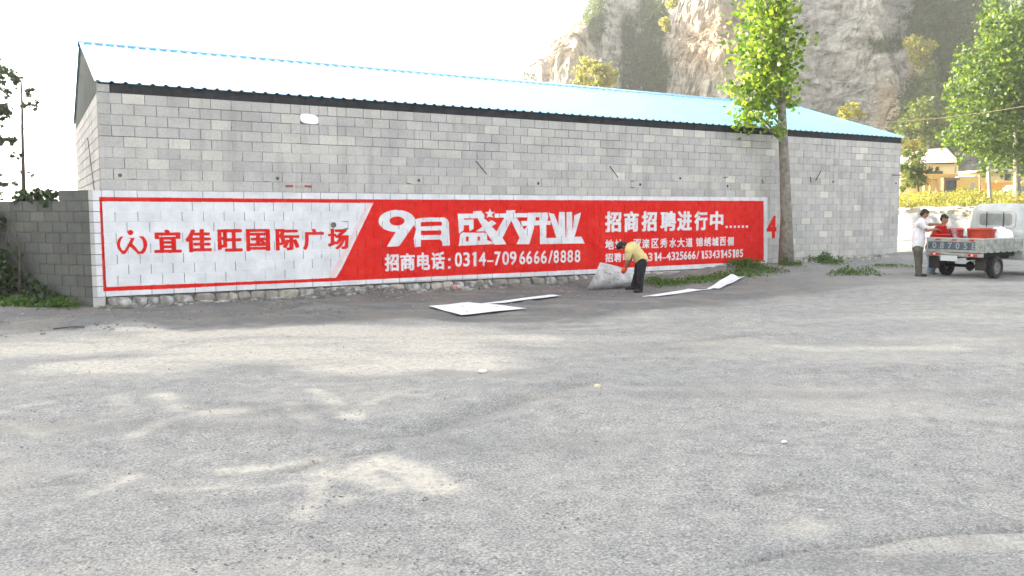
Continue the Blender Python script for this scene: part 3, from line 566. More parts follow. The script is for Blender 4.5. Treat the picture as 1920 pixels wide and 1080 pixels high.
    def mixc(f, a, b_):
        n_ = N.new('ShaderNodeMixRGB'); L.new(f, n_.inputs[0]); L.new(a, n_.inputs[1]); L.new(b_, n_.inputs[2]); return n_.outputs[0]
    def att(nm): a = N.new('ShaderNodeAttribute'); a.attribute_name = nm; return a.outputs['Fac']
    gray = ramp(nz2(.24, 10, .72), [(.36, (.15, .143, .132)), (.60, (.74, .71, .66)), (.47, (.47, .45, .42))])
    oc = ramp(nz2(.22), [(.3, (.30, .22, .14)), (.7, (.58, .45, .30))])
    vg = ramp(nz2(.5), [(.3, (.025, .045, .015)), (.7, (.09, .115, .03))])
    c_ = mixc(att('ochre'), gray, oc); c_ = mixc(att('veg'), c_, vg); L.new(c_, b.inputs['Base Color'])
    bp = N.new('ShaderNodeBump'); bp.inputs['Strength'].default_value = 1; bp.inputs['Distance'].default_value = 1.6; L.new(nz2(.35, 9, .7), bp.inputs['Height']); L.new(bp.outputs[0], b.inputs['Normal'])
    link('cliff', me, m, kind='structure')
    # shrub cover on the overgrown rock
    vis = (veg > .5) & (zc > 0) & (pc > 900) & (pc < 2000) & (pr > -40) & (pr < 360); idx = np.nonzero(vis)[0]
    idx = rng.choice(idx, min(2600, len(idx)), replace=False); leaf_cloud('hillside_scrub', V[idx]+[0, 0, .3], np.full(len(idx), 1.25), 22, .42, M['shrub'], kind='stuff')
    return V, pc, pr
def leaf_cloud(name, C, rad, per, size, mt, parent=None, flat=.75, outward=None, **k):
    C = np.asarray(C, float); n = len(C)*per
    cc = np.repeat(C, per, 0); rr = np.repeat(np.asarray(rad, float), per)
    d = rng.normal(size=(n, 3)); d /= np.linalg.norm(d, axis=1)[:, None]; p = cc+d*(rr*rng.random(n)**.45)[:, None]*[1, 1, flat]
    return leaves(name, p, size, mt, parent, **k)
def leaves(name, p, size, mt, parent=None, aspect=.8, **k):
    n = len(p); a = rng.normal(size=(n, 3)); a /= np.linalg.norm(a, axis=1)[:, None]; a[:, 2] *= .8
    b = np.cross(a, rng.normal(size=(n, 3))); b /= np.linalg.norm(b, axis=1)[:, None]; nn = np.cross(a, b)
    s = size*(.6+.8*rng.random(n))[:, None]*.5
    V = np.stack([p-a*s, p-a*s*.1+b*s*aspect, p+a*s*1.1, p-a*s*.1-b*s*aspect+nn*s*.25], 1).reshape(-1, 3)
    Fc = np.arange(n*4).reshape(-1, 4); me = npmesh(name, V, Fc)
    return link(name, me, mt, parent, **k)
make_cliff()
# ------------------------------------------------------------------ warehouse
PITCHX = .3963; XR = 23.7; ROW = .2; NR = 19; JO = .0234
def block_verts(x0, x1, z0, z1, dep=.0, ch=.004, jit=0, thick=.12, r_=None):
    r_ = r_ or random
    j = [r_.uniform(-jit, jit) for _ in range(4)]
    f = [(x0+ch, dep+j[0], z0+ch), (x1-ch, dep+j[1], z0+ch), (x1-ch, dep+j[2], z1-ch), (x0+ch, dep+j[3], z1-ch)]
    e = [(x0, dep+ch+.002, z0), (x1, dep+ch+.002, z0), (x1, dep+ch+.002, z1), (x0, dep+ch+.002, z1)]
    k = [(x0, dep+thick, z0), (x1, dep+thick, z0), (x1, dep+thick, z1), (x0, dep+thick, z1)]
    return f+e+k
BF = [(0, 1, 2, 3)]+[(4+i, 4+(i+1) % 4, (i+1) % 4, i) for i in range(4)]+[(8+i, 8+(i+1) % 4, 4+(i+1) % 4, 4+i) for i in range(4)]
def block_mesh(L, H, jit=.0025, seed=0, hole=None):
    r_ = random.Random(seed)
    mb = MB()
    if not hole: mb.add(block_verts(0, L, 0, H, 0, .004, jit, .12, r_), BF); return mb
    hx, hz, hr = hole; n = 16; rim = [(hx+hr*math.cos(2*math.pi*i/n+math.pi/n), hz+hr*math.sin(2*math.pi*i/n+math.pi/n)) for i in range(n)]
    vs = []
    for (x, z) in rim:       # outer boundary points by ray to the rectangle
        dx, dz = x-hx, z-hz; t = min([((L-.004)-hx)/dx if dx > 0 else (.004-hx)/dx if dx < 0 else 9, ((H-.004)-hz)/dz if dz > 0 else (.004-hz)/dz if dz < 0 else 9]); vs.append((hx+dx*t, 0, hz+dz*t))
    inn = [(x, 0, z) for x, z in rim]; bk = [(hx+(x-hx)*.9, .09, hz+(z-hz)*.9) for x, z in rim]
    mb.add(vs+inn+bk, [(i, (i+1) % n, n+(i+1) % n, n+i) for i in range(n)]); mb.m = 1
    mb.add(inn+bk, [(i, (i+1) % n, n+(i+1) % n, n+i) for i in range(n)]+[tuple(range(n, 2*n))]); mb.m = 0
    v12 = block_verts(0, L, 0, H, .0, .004, 0, .12); mb.add(v12, BF[1:])
    # corners between the ray fan and the rectangle corners
    c4 = [(L-.004, H-.004), (.004, H-.004), (.004, .004), (L-.004, .004)]
    for cxz in c4:
        best = sorted(vs, key=lambda v: math.hypot(v[0]-cxz[0], v[2]-cxz[1]))[:2]
        if math.hypot(best[0][0]-cxz[0], best[0][2]-cxz[1]) > 1e-4: mb.add([best[0], (cxz[0], 0, cxz[1]), best[1]], [(0, 1, 2)])
    return mb
wh = empty('block_warehouse', (0, 0, 0), label='long grey block warehouse with blue roof and a red and white painted advertisement', cat='warehouse')
def wxz(x, y): q = Wp(x, y); return q.x, q.z
holes = [wxz(*p) for p in ((225, 329), (520, 334.5), (785, 338.5), (1009, 344), (1200, 346), (1275, 334.5), (1364, 349), (1562, 340.5), (1680, 343.5), (625, 422))]
plug = wxz(580, 223)
SEAM = wxz(1573, 300)[0]
full = [block_mesh(PITCHX-.009, .190, .0025, k).build('block', M['block'], wh) for k in range(8)]
fm = [o.data for o in full]; used = [False]*8; singles = []; rest = []; tones = []; joints = []
for r_i in range(NR):
    x = JO-PITCHX if r_i % 2 == 0 else JO-PITCHX*1.5
    cuts = []
    while x < XR: cuts.append(x+random.uniform(-.005, .005)); x += PITCHX
    if r_i == 18 or r_i == 16: cuts += [c_+PITCHX/2 for c_ in cuts if 3.5 < c_ < 4.6 or (r_i == 16 and 3.3 < c_ < 4.2)]; cuts.sort()
    if r_i >= 12: cuts = sorted([c_ for c_ in cuts if abs(c_-SEAM) > .12]+[SEAM])
    cuts = [c_ for c_ in cuts if .08 < c_ < XR-.08]; cuts = [0.0]+cuts+[XR]
    for a, b in zip(cuts[:-1], cuts[1:]): singles.append((r_i, a, b))
# size in the photo ~ 1/depth^2: the nearest blocks become objects
singles.sort(key=lambda t: t[1]+abs(t[0]-9)*.02)
mb_count = 0; jv = []; jf = []
restV = []; restT = []
def addrest(V12, tone): restV.append(V12); restT.append(tone)
for r_i, a, b in singles:
    z0 = r_i*ROW+.005; z1 = z0+.190; L = b-a-.009; x0 = a+.0045
    joints.append((r_i, b))
    if abs((x0+L/2)-plug[0]) < .2 and z0 < plug[1] < z1: continue
    hole = next(((hx, hz) for hx, hz in holes if x0+.02 < hx < x0+L-.02 and z0-.01 < hz < z1+.01), None)
    if hole:
        hz = min(max(hole[1]-z0, .05), .14); hr = .036 if abs(hole[0]-wxz(625, 422)[0]) > .05 else .062
        o = block_mesh(L, .19, 0, 0, (min(max(hole[0]-x0, .06), L-.06), hz, hr)).build('block', [M['block'], M['hole']], wh, label='block with a dark round scaffold hole'); o.location = (x0, 0, z0); mb_count += 1; continue
    if mb_count < 290:
        if abs(L-(PITCHX-.009)) < .025:
            k = random.randrange(8)
            if not used[k]: o = full[k]; used[k] = True
            else: o = full[k].copy(); COL.objects.link(o)
            o.scale.x = L/(PITCHX-.009)
        else: o = block_mesh(L, .19, .002, random.randrange(99)).build('block', M['block'], wh)
        o.location = (x0, random.uniform(-.002, .003), z0); mb_count += 1
    else:
        addrest(np.array(block_verts(x0, x0+L, z0, z1, random.uniform(-.002, .003), .004, .0025)), random.random() if random.random() > .05 or a < 10 else 1.0)
# gable walls (skewed a little) and the plain back wall of the shed, also in blocks
def wall_frame(o, d, n):
    def f(V): V = np.asarray(V, float); return np.stack([o[0]+d[0]*V[:, 0]+n[0]*V[:, 1], o[1]+d[1]*V[:, 0]+n[1]*V[:, 1], V[:, 2]], 1)
    return f
BLx, BLy = .20, 9.0; gl = math.hypot(BLx, BLy); gd = (BLx/gl, BLy/gl)
left = wall_frame((BLx, BLy), (-gd[0], -gd[1]), (gd[1], -gd[0])); right = wall_frame((XR, 0), (0, 1), (-1, 0)); back = wall_frame((XR, 9), (-1, 0), (0, -1))
for fr, Ln in ((left, gl), (right, 9.0), (back, XR-BLx)):
    for r_i in range(NR):
        x = -.1 if r_i % 2 else -.1-PITCHX/2; cuts = []
        while x < Ln: cuts.append(x); x += PITCHX
        cuts = [0.0 if fr is not left else .0]+[c_ for c_ in cuts if .08 < c_ < Ln-.08]+[Ln]
        for a, b in zip(cuts[:-1], cuts[1:]): addrest(fr(block_verts(a+.005, b-.005, r_i*ROW+.005, r_i*ROW+.195, .002, .004, .002)), random.random())
RV = np.concatenate(restV); nb = len(restV); F4 = np.array(BF)
me = npmesh('block', RV, (np.arange(nb)[:, None, None]*12+F4[None]).reshape(-1, 4)); fattr(me, 'tone', np.repeat(restT, 12)); link('block', me, M['blocks'], wh, kind='stuff')
# mortar: dark recessed core, bed joints nearly flush, most head joints filled above the sign
mb = MB(); mb.box((XR/2, .085, 1.9), (XR-.004, .12, 3.795)); mb.build('wall_core', M['dark_mortar'], wh)
mb = MB()
for fr, Ln in ((left, gl), (right, 9.0), (back, XR-BLx)):
    q = fr([(.02, .03, 0), (Ln-.02, .03, 0), (Ln-.02, .14, 0), (.02, .14, 0)]); mb.hexa([(p[0], p[1], -.5) for p in q]+[(p[0], p[1], 3.79) for p in q])
mb.build('wall_core', M['dark_mortar'], wh)
mb = MB()
for r_i in range(0, NR):
    z = r_i*ROW
    x = 0.01
    while x < XR-.05:
        ln = random.uniform(.5, 2.2); x1 = min(x+ln, XR-.01); dp = random.uniform(.0015, .004) if r_i < 10 else random.uniform(.005, .009) if r_i < 15 else random.uniform(.008, .016)
        if r_i and not (r_i >= 15 and random.random() < .25): mb.add([(x, dp, z-.009), (x1, dp, z-.009), (x1, dp, z+.009), (x, dp, z+.009)], [(0, 1, 2, 3)])
        x = x1
for r_i, b in joints:
    z = r_i*ROW; pr_ = .30 if r_i < 10 else (.75 if r_i < 15 else .15)
    if b < XR-.1 and random.random() < pr_: dp = random.uniform(.006, .010); h0 = z+.19*random.choice([0, 0, .5]); mb.add([(b-.006, dp, h0), (b+.006, dp, h0), (b+.006, dp, z+.195), (b-.006, dp, z+.195)], [(0, 1, 2, 3)])
mo = mb.build('mortar', M['mortar'], wh, fix=False, kind='stuff'); fattr(mo.data, 'tone', np.full(len(mo.data.vertices), .5))
# crack lines / bonded seam, plug, rebar stubs
pm = MB(); pts = []
for k in range(20): q = 2*math.pi*k/20; pts.append((plug[0]+.195*math.copysign(abs(math.cos(q))**.6, math.cos(q)), plug[1]+.10*math.copysign(abs(math.sin(q))**.6, math.sin(q))-.02*math.cos(q)))
pm.prism(pts, 1, -.006, .08); pm.build('plug', M['white_foam'], wh, label='bright white plug filling a block-sized opening under the eave')
for (xa, ya, xb, yb) in ((893, 302, 913, 327), (1144, 312, 1159, 333), (1539, 321, 1530, 338), (1520, 332, 1520.5, 342), (1674, 328, 1690, 328.5), (1429, 337, 1431, 344), (1358, 333, 1365, 332)):
    a = Wp(xa, ya, -.02); b = Wp(xb, yb, -.05); MB().tube([Vector((a.x, .03, a.z)), a, b], .011, 6).build('rebar_stub', M['rebar'], wh)
# exposed red brick patch left in the wall
c0 = wxz(562, 350)
for k in range(3): MB().box((c0[0]-.22+k*.2, -.004, c0[1]+.01), (.15, .02, .045), Matrix.Rotation(.06*(k-1), 3, 'Y')).build('brick', [mat('red_brick_scrap', (.30, .10, .06), .9), M['stone_pale']][k == 1], wh)
# corner pier, eave board, roof
mb = MB()
for r_i in range(15, 20): mb.add(block_verts(.003, .215, r_i*ROW+.004, r_i*ROW+.196 if r_i < 19 else r_i*ROW+.15, -.006, .004, .001, .05), BF)
o = mb.build('corner_pier', M['mortar'], wh, fix=False); fattr(o.data, 'tone', np.repeat([.9, .8, .95, .7, .9], 12))
EZ, RZ, RY = 3.985, 5.47, 4.5
mb = MB(); x = .225
while x < XR-.02:
    ln = random.uniform(.25, .9); x1 = min(x+ln, XR-.02); t = random.uniform(-.012, .012); mb.hexa([(x, .03+t, 3.802), (x1, .03-t, 3.802), (x1, .10, 3.802), (x, .10, 3.802), (x, .012-t, EZ-.012), (x1, .012+t, EZ-.012), (x1, .10, EZ-.012), (x, .10, EZ-.012)]); x = x1+.004
mb.build('eave_board', M['eave'], wh, fix=False)
def roofz(y): return EZ+(RZ-EZ)*(min(y, 9-y)-(-.06))/(RY+.06)
def roof_side(y0, y1, name):
    rib = .235; xs = []; x = -.03
    prof = [(0, 0), (.03, .028), (.065, .028), (.095, 0)]
    while x < XR+.22:
        for dx, dz in prof: xs.append((x+dx, dz))
        x += rib
    V = []; n = len(xs)
    for (y, zz) in ((y0, EZ), (y1, RZ)):
        for xx, dz in xs: V.append((xx+(BLx-.0)*max(0, (y/9))*max(0, 1-xx/3), y, zz+dz))
    fc = [(i, i+1, n+i+1, n+i) for i in range(n-1)]
    m_ = MB(); m_.add(V, fc); V2 = [(a, b, c-.012) for a, b, c in V]; m_.add(V2, [f[::-1] for f in fc])
    m_.add([V[i] for i in range(n)]+[V2[i] for i in range(n)], [(i, n+i, n+i+1, i+1) for i in range(n-1)])
    return m_.build(name, M['roof'], wh, fix=False)
roof_side(-.06, RY, 'roof'); roof_side(9.06, RY, 'roof')
mb = MB(); mb.prism([(RY-.28, RZ-.050), (RY, RZ+.042), (RY+.28, RZ-.050), (RY+.28, RZ-.085), (RY+.27, RZ-.06), (RY, RZ+.030), (RY-.27, RZ-.06), (RY-.28, RZ-.085)], 0, BLx*.5-.05, XR+.2); mb.build('ridge_cap', M['ridge'], wh)
for k in range(101):
    pass
def gable(x, name, sk):
    m_ = MB(); t = [(x+sk*0, .0, 3.8), (x+sk, 9, 3.8), (x+sk, 9, EZ-.02), (x+sk*.5, RY, RZ-.03), (x, 0, EZ-.02)]; m_.add(t+[(a+.03, b, c) for a, b, c in t], [(0, 1, 2, 3, 4), (9, 8, 7, 6, 5)]+[(i, (i+1) % 5, 5+(i+1) % 5, 5+i) for i in range(5)]); m_.build(name, M['gable'], wh)
gable(.02, 'gable_sheet', BLx); gable(XR-.06, 'gable_sheet', 0)
# downpipe-like crack wire on gable
MB().tube([(-.03, 2.0, 3.1), (-.03, 1.0, 2.0)], .008, 5).build('rebar_stub', M['rebar'], wh)
# rubble foundation under the sign
bm = bmesh.new(); bmesh.ops.create_icosphere(bm, subdivisions=2, radius=.5); ICO = ([v.co.copy() for v in bm.verts], [[v.index for v in f.verts] for f in bm.faces]); bm.free()
def rock_mesh(name, sx, sy, sz, seed, cube=.5, sub=.18):
    o_ = Vector((seed*3.1, seed*1.7, seed*.9)); vs = []
    for v in ICO[0]:
        d = Vector([math.copysign(abs(a*2)**cube, a)*.5 for a in v]); d *= 1+sub*mnoise.noise(v*2.2+o_)+sub*.5*mnoise.noise(v*6+o_); vs.append((d.x*sx, d.y*sy, d.z*sz))
    me_ = bpy.data.meshes.new(name); me_.from_pydata(vs, [], ICO[1]); return me_
x = .02; k = 0
while x < XR-.1:
    wdt = random.uniform(.20, .46) if x < 12 else random.uniform(.35, .8); g_ = gzf(x, -.1); hh = max(.10, .0-g_+.06)
    h1 = hh*random.uniform(.85, 1.05); me = rock_mesh('foundation_stone', wdt*1.05, random.uniform(.30, .46), h1*1.1, k, .62, .3)
    mt = random.choice([M['stone'], M['stone'], M['stone_lime'], M['stone_lime'], M['stone_pale']]) if x < 9.5 else (random.choice([M['stone'], M['stone_lime']]) if x < 12 else M['cement'])
    o = link('foundation_stone', me, mt, wh); o.location = (x+wdt/2, .10, -.012-h1*.55); x += wdt*.93; k += 1
mb = MB(); mb.box((XR/2, .14, -.35), (XR-.02, .16, .69)); mb.box((XR-.08, 4.5, -.35), (.15, 8.6, .69)); q = left([(.1, .02, 0), (gl-.1, .02, 0), (gl-.1, .16, 0), (.1, .16, 0)]); mb.hexa([(p[0], p[1], -.7) for p in q]+[(p[0], p[1], -.005) for p in q]); mb.box((12, 8.9, -.35), (23, .15, .69))
mb.build('footing', M['dark_mortar'], wh)
# lime-spattered rubble chips fallen along the foot
for k in range(46):
    x = random.uniform(.2, 7.5) if k < 34 else random.uniform(18, 22); y = random.uniform(-.42, -.12); s = random.uniform(.05, .14)
    o = link('rubble_chip', rock_mesh('rubble_chip', s*1.3, s, s*.6, 200+k, .7), random.choice([M['stone_lime'], M['stone'], M['stone_pale']]), kind='stuff', label=None) if False else None
def chips(name, n, fx, fy, smin, smax, mt, dz=0, kind='stuff', **kw):
    cube = np.array([(a, b, c) for a in (-1, 1) for b in (-1, 1) for c in (-1, 1)], float)*.5; fcs = np.array([(0, 1, 3, 2), (4, 6, 7, 5), (0, 4, 5, 1), (2, 3, 7, 6), (0, 2, 6, 4), (1, 5, 7, 3)])
    X = fx(n); Y = fy(n, X); Z = gz(X, Y)+dz; s = smin+(smax-smin)*rng.random(n)**2.2; V = cube[None]*(1+.5*rng.normal(size=(n, 8, 3))*.35)*s[:, None, None]*[1.2, 1, .7]
    a = rng.random(n)*6.28; ca, sa = np.cos(a)[:, None], np.sin(a)[:, None]; Vx = V[..., 0]*ca-V[..., 1]*sa; Vy = V[..., 0]*sa+V[..., 1]*ca
    V = np.stack([Vx+X[:, None], Vy+Y[:, None], V[..., 2]+(Z+s*.15)[:, None]], -1).reshape(-1, 3)
    return link(name, npmesh(name, V, (np.arange(n)[:, None, None]*8+fcs[None]).reshape(-1, 4)), mt, kind=kind, **kw)
gm1 = mat('grey_gravel', (.27, .27, .265), .95, noise=.6, nscale=6, coords='Object'); gm2 = mat('pale_gravel', (.40, .39, .37), .95, noise=.3, nscale=6)
def near_xy(dmin, dmax):
    def fx(n): fx.a = YAW+rng.uniform(-.62, .62, n); fx.d = dmin*(dmax/dmin)**rng.random(n); return CX.x+fx.d*np.sin(fx.a)
    return fx, (lambda n, X: CX.y+fx.d*np.cos(fx.a))
fx, fy = near_xy(3.6, 14); chips('gravel', 11000, fx, fy, .003, .011, gm1, -.002)
fx, fy = near_xy(3.6, 14); chips('gravel', 9000, fx, fy, .003, .011, gm2, -.002)
fx, fy = near_xy(5, 16); chips('gravel', 90, fx, fy, .01, .03, gm2, -.002)
chips('rubble_chips', 900, lambda n: rng.uniform(-.2, 9, n), lambda n, X: -.05-.35*rng.random(n)**1.5, .02, .09, M['stone_lime'])
chips('dirt_clods', 1500, lambda n: rng.uniform(-4, 15, n), lambda n, X: -.25-3.2*rng.random(n)**1.6, .010, .045, mat('dirt_clod', (.24, .235, .22), .95, noise=.5, nscale=5))
chips('rubble_chips', 160, lambda n: rng.uniform(18.2, 22.5, n), lambda n, X: -.05-.5*rng.random(n)**1.5, .04, .16, gm2)
# ------------------------------------------------------------------ low boundary wall at left
lw = empty('boundary_wall', (-.004, 0, 0), label='low dirty grey block wall with shade painted into its blocks, running off to the left from the warehouse corner', cat='wall')
ldx, ldy = -.585, .811; lnx, lny = .811, .585                       # along / towards the back
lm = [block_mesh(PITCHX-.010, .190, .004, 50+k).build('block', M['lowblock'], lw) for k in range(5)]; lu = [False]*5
ang = math.atan2(ldy, ldx)
SX = -.215
def lpos(t, dep, z): return Vector((SX+ldx*t+lnx*dep, .0+ldy*t+lny*dep, z))
nblk = 0
for r_i in range(-1, 10):
    t = .004 if r_i % 2 else -PITCHX/2; tmax = .45 if r_i == 9 else 9
    while t < tmax:
        a = max(t, 0.004); b = t+PITCHX-.010
        if b-a > .1:
            # mesh x runs from far to near so that the -Y face looks at the camera
            if abs(b-a-(PITCHX-.01)) < .01:
                k = nblk % 5
                if not lu[k]: o = lm[k]; lu[k] = True
                else: o = lm[k].copy(); COL.objects.link(o)
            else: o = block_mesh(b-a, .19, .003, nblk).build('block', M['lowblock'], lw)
            p = lpos(b, random.uniform(-.003, .004), r_i*ROW+.005); o.location = p; o.rotation_euler = (0, 0, ang+math.pi); nblk += 1
        t += PITCHX
mb = MB()
for (t0_, t1_, zt) in ((0, .78, 1.99), (.78, 9, 1.79)):
    q = [lpos(t1_, .02, 0), lpos(t0_, .02, 0), lpos(t0_, .19, 0), lpos(t1_, .19, 0)]; mb.hexa([(p.x, p.y, -.6) for p in q]+[(p.x, p.y, zt) for p in q])
mb.build('wall_core', M['dark_mortar'], lw)
# end pier flush with the warehouse front (carries the left edge of the sign)
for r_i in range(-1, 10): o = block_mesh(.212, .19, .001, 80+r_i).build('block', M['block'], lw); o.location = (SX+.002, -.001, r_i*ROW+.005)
MB().box((SX/2, .085, .9), (-SX-.01, .12, 2.17)).build('wall_core', M['dark_mortar'], lw)
# ------------------------------------------------------------------ vegetation
def tree(name, label, base, h, blobs, nleaf, lsize, lm_, tr=.15, lean=(0, 0), bark=None, cat='tree', group=None, limbs=14, topr=.02, spread_=.16):
    t = empty(name, base, label=label, cat=cat, group=group); b = bark or M['bark']
    pts = [Vector((lean[0]*(k/8)**1.3, lean[1]*(k/8)**1.3, h*k/8))+Vector((random.uniform(-.02, .02)*h*.12, random.uniform(-.02, .02)*h*.12, 0)) for k in range(9)]; pts[0] = Vector((0, 0, -.25))
    rad = [tr*1.35]+[tr*(1-k/8)*.9+topr for k in range(1, 9)]
    m_ = MB(); m_.tube(pts, rad, 12)
    z0 = min(c[2]-c[3]*c[4] for c in blobs)
    m_.build('trunk', b, t, fix=False)
    lb = MB(); tips = []
    hi_ = [c for c in blobs if c[2] > .42*h] or blobs
    for k in range(limbs):
        c = random.choice(hi_); i = random.uniform(.25, .95); q = i*8; j = min(int(q), 7); p0 = pts[j].lerp(pts[j+1], q-j)
        d = Vector(np.random.default_rng(k*7+len(name)).normal(size=3)); d.z = abs(d.z)*.6; d.normalize(); tip = Vector(c[:3])+Vector((d.x*c[3]*.75, d.y*c[3]*.75, d.z*c[3]*c[4]*.6))
        q = max(.1, min(.93, (tip.z-.10*h-.25*math.hypot(tip.x, tip.y))/h))*8; j = int(q); p0 = pts[j].lerp(pts[j+1], q-j)
        r0 = tr*.26*(1-q/8*.6); mid = p0.lerp(tip, .5)+Vector((0, 0, -.06*(tip-p0).length)); lb.tube([p0, mid, tip], [r0, r0*.6, r0*.2], 6)
    lb.build('limb', b, t, fix=False)
    P = []; wts = np.array([c[3]**3*c[4] for c in blobs]); wts = wts/wts.sum()
    for c, wt in zip(blobs, wts):
        n = max(1, int(nleaf*wt)); nc = max(4, n//26)
        d = rng.normal(size=(nc, 3)); d /= np.linalg.norm(d, axis=1)[:, None]; cc = np.array(c[:3])+d*(c[3]*rng.random(nc)**.38)[:, None]*[1, 1, c[4]]
        which = rng.integers(0, nc, n); e = rng.normal(size=(n, 3))*min(c[3]*spread_, .75); P.append(cc[which]+e)
    leaves('crown', np.concatenate(P), lsize, lm_, t)
    return t
# poplar in front of the wall
pb = Vector((17.62, -.72, 0)); pb.z = gzf(pb.x, pb.y)-.02
def rel(px_, py_, dep=None): q = Dp(px_, py_, 24.1 if dep is None else dep); return q-pb
def blob(cxp, cyp, rpx, asp, dep, base): q = Dp(cxp, cyp, dep)-base; return (q.x, q.y, q.z, rpx*dep/F, asp)
bl_ = [blob(1410, 205, 48, .8, 23.9, pb), blob(1385, 160, 34, .9, 23.7, pb), blob(1440, 150, 52, 1.1, 24.1, pb), blob(1480, 190, 26, .8, 24.3, pb), blob(1425, 80, 52, 1.2, 24, pb), blob(1470, 60, 38, 1.5, 24.2, pb), blob(1435, -10, 50, 1.3, 24, pb), blob(1440, -110, 46, 1.6, 24, pb), blob(1445, -220, 30, 1.8, 24, pb), blob(1495, 200, 14, .7, 24, pb), blob(1440, 240, 24, .8, 23.8, pb), blob(1380, 235, 14, .7, 23.6, pb), blob(1490, 90, 16, 1.5, 24.3, pb)]
topq = rel(1442, -240)
poplar = tree('poplar_tree', 'slim poplar with sunlit yellow green leaves standing against the warehouse wall', pb, topq.z, bl_, 5000, .155, M['leaf_pop'], .18, (topq.x, topq.y), limbs=22, spread_=.30)
# large poplar at right
def ground_at(px_, dep): q = Dp(px_, 394, dep); q.z = gzf(q.x, q.y); return q
def bigtree(name, label, px_, dep, toppx, blobs, n, ls, lm_, tr, **k):
    b = ground_at(px_, dep); b.z -= .05; tq = Dp(toppx[0], toppx[1], dep)-b; return tree(name, label, b, tq.z, [blob(*c, b) for c in blobs], n, ls, lm_, tr, (tq.x, tq.y), **k)
bigtree('large_poplar_tree', 'big leafy green poplar with a dense crown filling the right edge above the pickup', 1907, 58, (1895, -10), [(1870, 70, 55, 1, 58), (1905, 40, 60, 1.1, 59), (1850, 130, 55, 1, 57), (1900, 140, 75, 1, 58), (1830, 190, 55, .9, 57), (1880, 220, 75, .9, 58), (1815, 245, 48, .8, 57), (1850, 290, 48, .7, 57.5), (1905, 290, 60, .8, 58.5), (1790, 215, 22, 1, 57), (1950, 100, 80, 1.2, 59), (1950, 230, 80, 1, 59), (1850, 40, 22, 1.3, 57.5)], 21000, .26, M['leaf_big'], .26, limbs=26)
bigtree('young_locust_tree', 'wispy dark green young tree beside the warehouse end in front of the ochre house', 1722, 78, (1715, 275), [(1715, 300, 24, 1, 78), (1700, 325, 24, .9, 78), (1725, 330, 22, .9, 78), (1745, 320, 14, .7, 78), (1700, 350, 16, .6, 78)], 1500, .32, M['leaf_mid'], .09, limbs=12, bark=M['bark_dark'])
bigtree('yellow_green_tree', 'bright yellow green bushy treetop just above the right end of the roof', 1708, 100, (1708, 262), [(1708, 275, 20, .7, 100), (1725, 290, 22, .7, 100), (1700, 285, 16, .7, 100)], 900, .42, M['leaf_yel'], .1, limbs=10)
bigtree('hillside_tree', 'green tree on the slope below the rock spire behind the roof end', 1740, 125, (1735, 190), [(1725, 220, 34, .9, 125), (1755, 245, 36, .8, 125), (1700, 240, 26, .8, 125), (1755, 210, 20, .8, 125)], 2000, .55, M['leaf_mid'], .16, limbs=12)
bigtree('golden_tree', 'round golden green tree showing above the middle of the roof ridge', 1115, 112, (1120, 112), [(1105, 132, 24, .9, 112), (1130, 128, 24, .9, 112), (1145, 145, 18, .9, 112), (1118, 150, 32, .8, 112), (1085, 152, 16, .7, 112)], 1900, .48, M['leaf_yel'], .14, limbs=12)
bigtree('small_golden_tree', 'small yellow green tree showing above the roof ridge right of the poplar', 1597, 112, (1600, 195), [(1590, 210, 18, .8, 112), (1608, 206, 15, .8, 112), (1595, 228, 24, .8, 112)], 900, .45, M['leaf_yel'], .12, limbs=10)
# ochre shrub growing on the crag
q = Dp(1722, 95, 168); ys = empty('cliff_bush', q, label='golden autumn bush growing on the crag at upper right', cat='bush')
leaf_cloud('foliage', [Dp(x_, y_, 160)-q for x_, y_ in ((1712, 80), (1728, 92), (1722, 110), (1742, 85), (1735, 120), (1722, 98))], [2.0, 2.2, 1.9, 1.6, 1.5, 2.2], 260, .55, M['leaf_yel'], ys)
MB().tube([Dp(1724, 132, 163)-q, Dp(1724, 100, 160)-q], [.25, .08], 6).build('stem', M['bark_dark'], ys)
q = Dp(1250, 45, 152); ys = empty('cliff_bush', q, label='small yellow green bush clinging to the top left edge of the ochre rock face', cat='bush')
leaf_cloud('foliage', [Dp(x_, y_, 152)-q for x_, y_ in ((1258, 8), (1246, 40), (1250, 52), (1262, 0))], [1.3, 1.1, .9, 1.2], 200, .45, M['leaf_yel'], ys)
MB().tube([Dp(1256, 62, 155)-q, Dp(1252, 30, 152)-q], [.2, .07], 6).build('stem', M['bark_dark'], ys)
# backlit tree and scrub at far left
lb_ = Gp(43, 470, -.2); lb_ = Dp(43, 394, 21); lb_.z = -.25
tree('backlit_tree', 'thin backlit tree with sparse foliage rising above the low wall at far left', lb_, (Dp(40, 150, 21)-lb_).z, [blob(5, 200, 34, .9, 21, lb_), blob(-25, 150, 40, 1, 21, lb_), blob(35, 165, 26, .8, 20.8, lb_), blob(60, 200, 20, .7, 21, lb_), blob(5, 260, 22, .8, 21, lb_), blob(30, 290, 16, .7, 21, lb_), blob(55, 330, 10, .6, 21, lb_), blob(5, 340, 22, .6, 21, lb_), blob(-40, 240, 50, 1.2, 21, lb_), blob(-15, 320, 26, .8, 21, lb_)], 1900, .12, M['leaf_dark'], .055, ((Dp(40, 150, 21)-lb_).x, (Dp(40, 150, 21)-lb_).y), bark=M['bark_dark'], limbs=16)
sb = lpos(2.2, -.4, -.2); sh = empty('dark_shrub', sb, label='dark evergreen shrub smothering the low wall at the left edge of the picture', cat='shrub')
cs = []; rs = []
for k in range(60):
    t = random.uniform(1.7, 3.8); cs.append(lpos(t, random.uniform(-.45, .05), -.1+random.random()**.8*(1.75 if t > 2.2 else .9))-sb); rs.append(random.uniform(.18, .34))
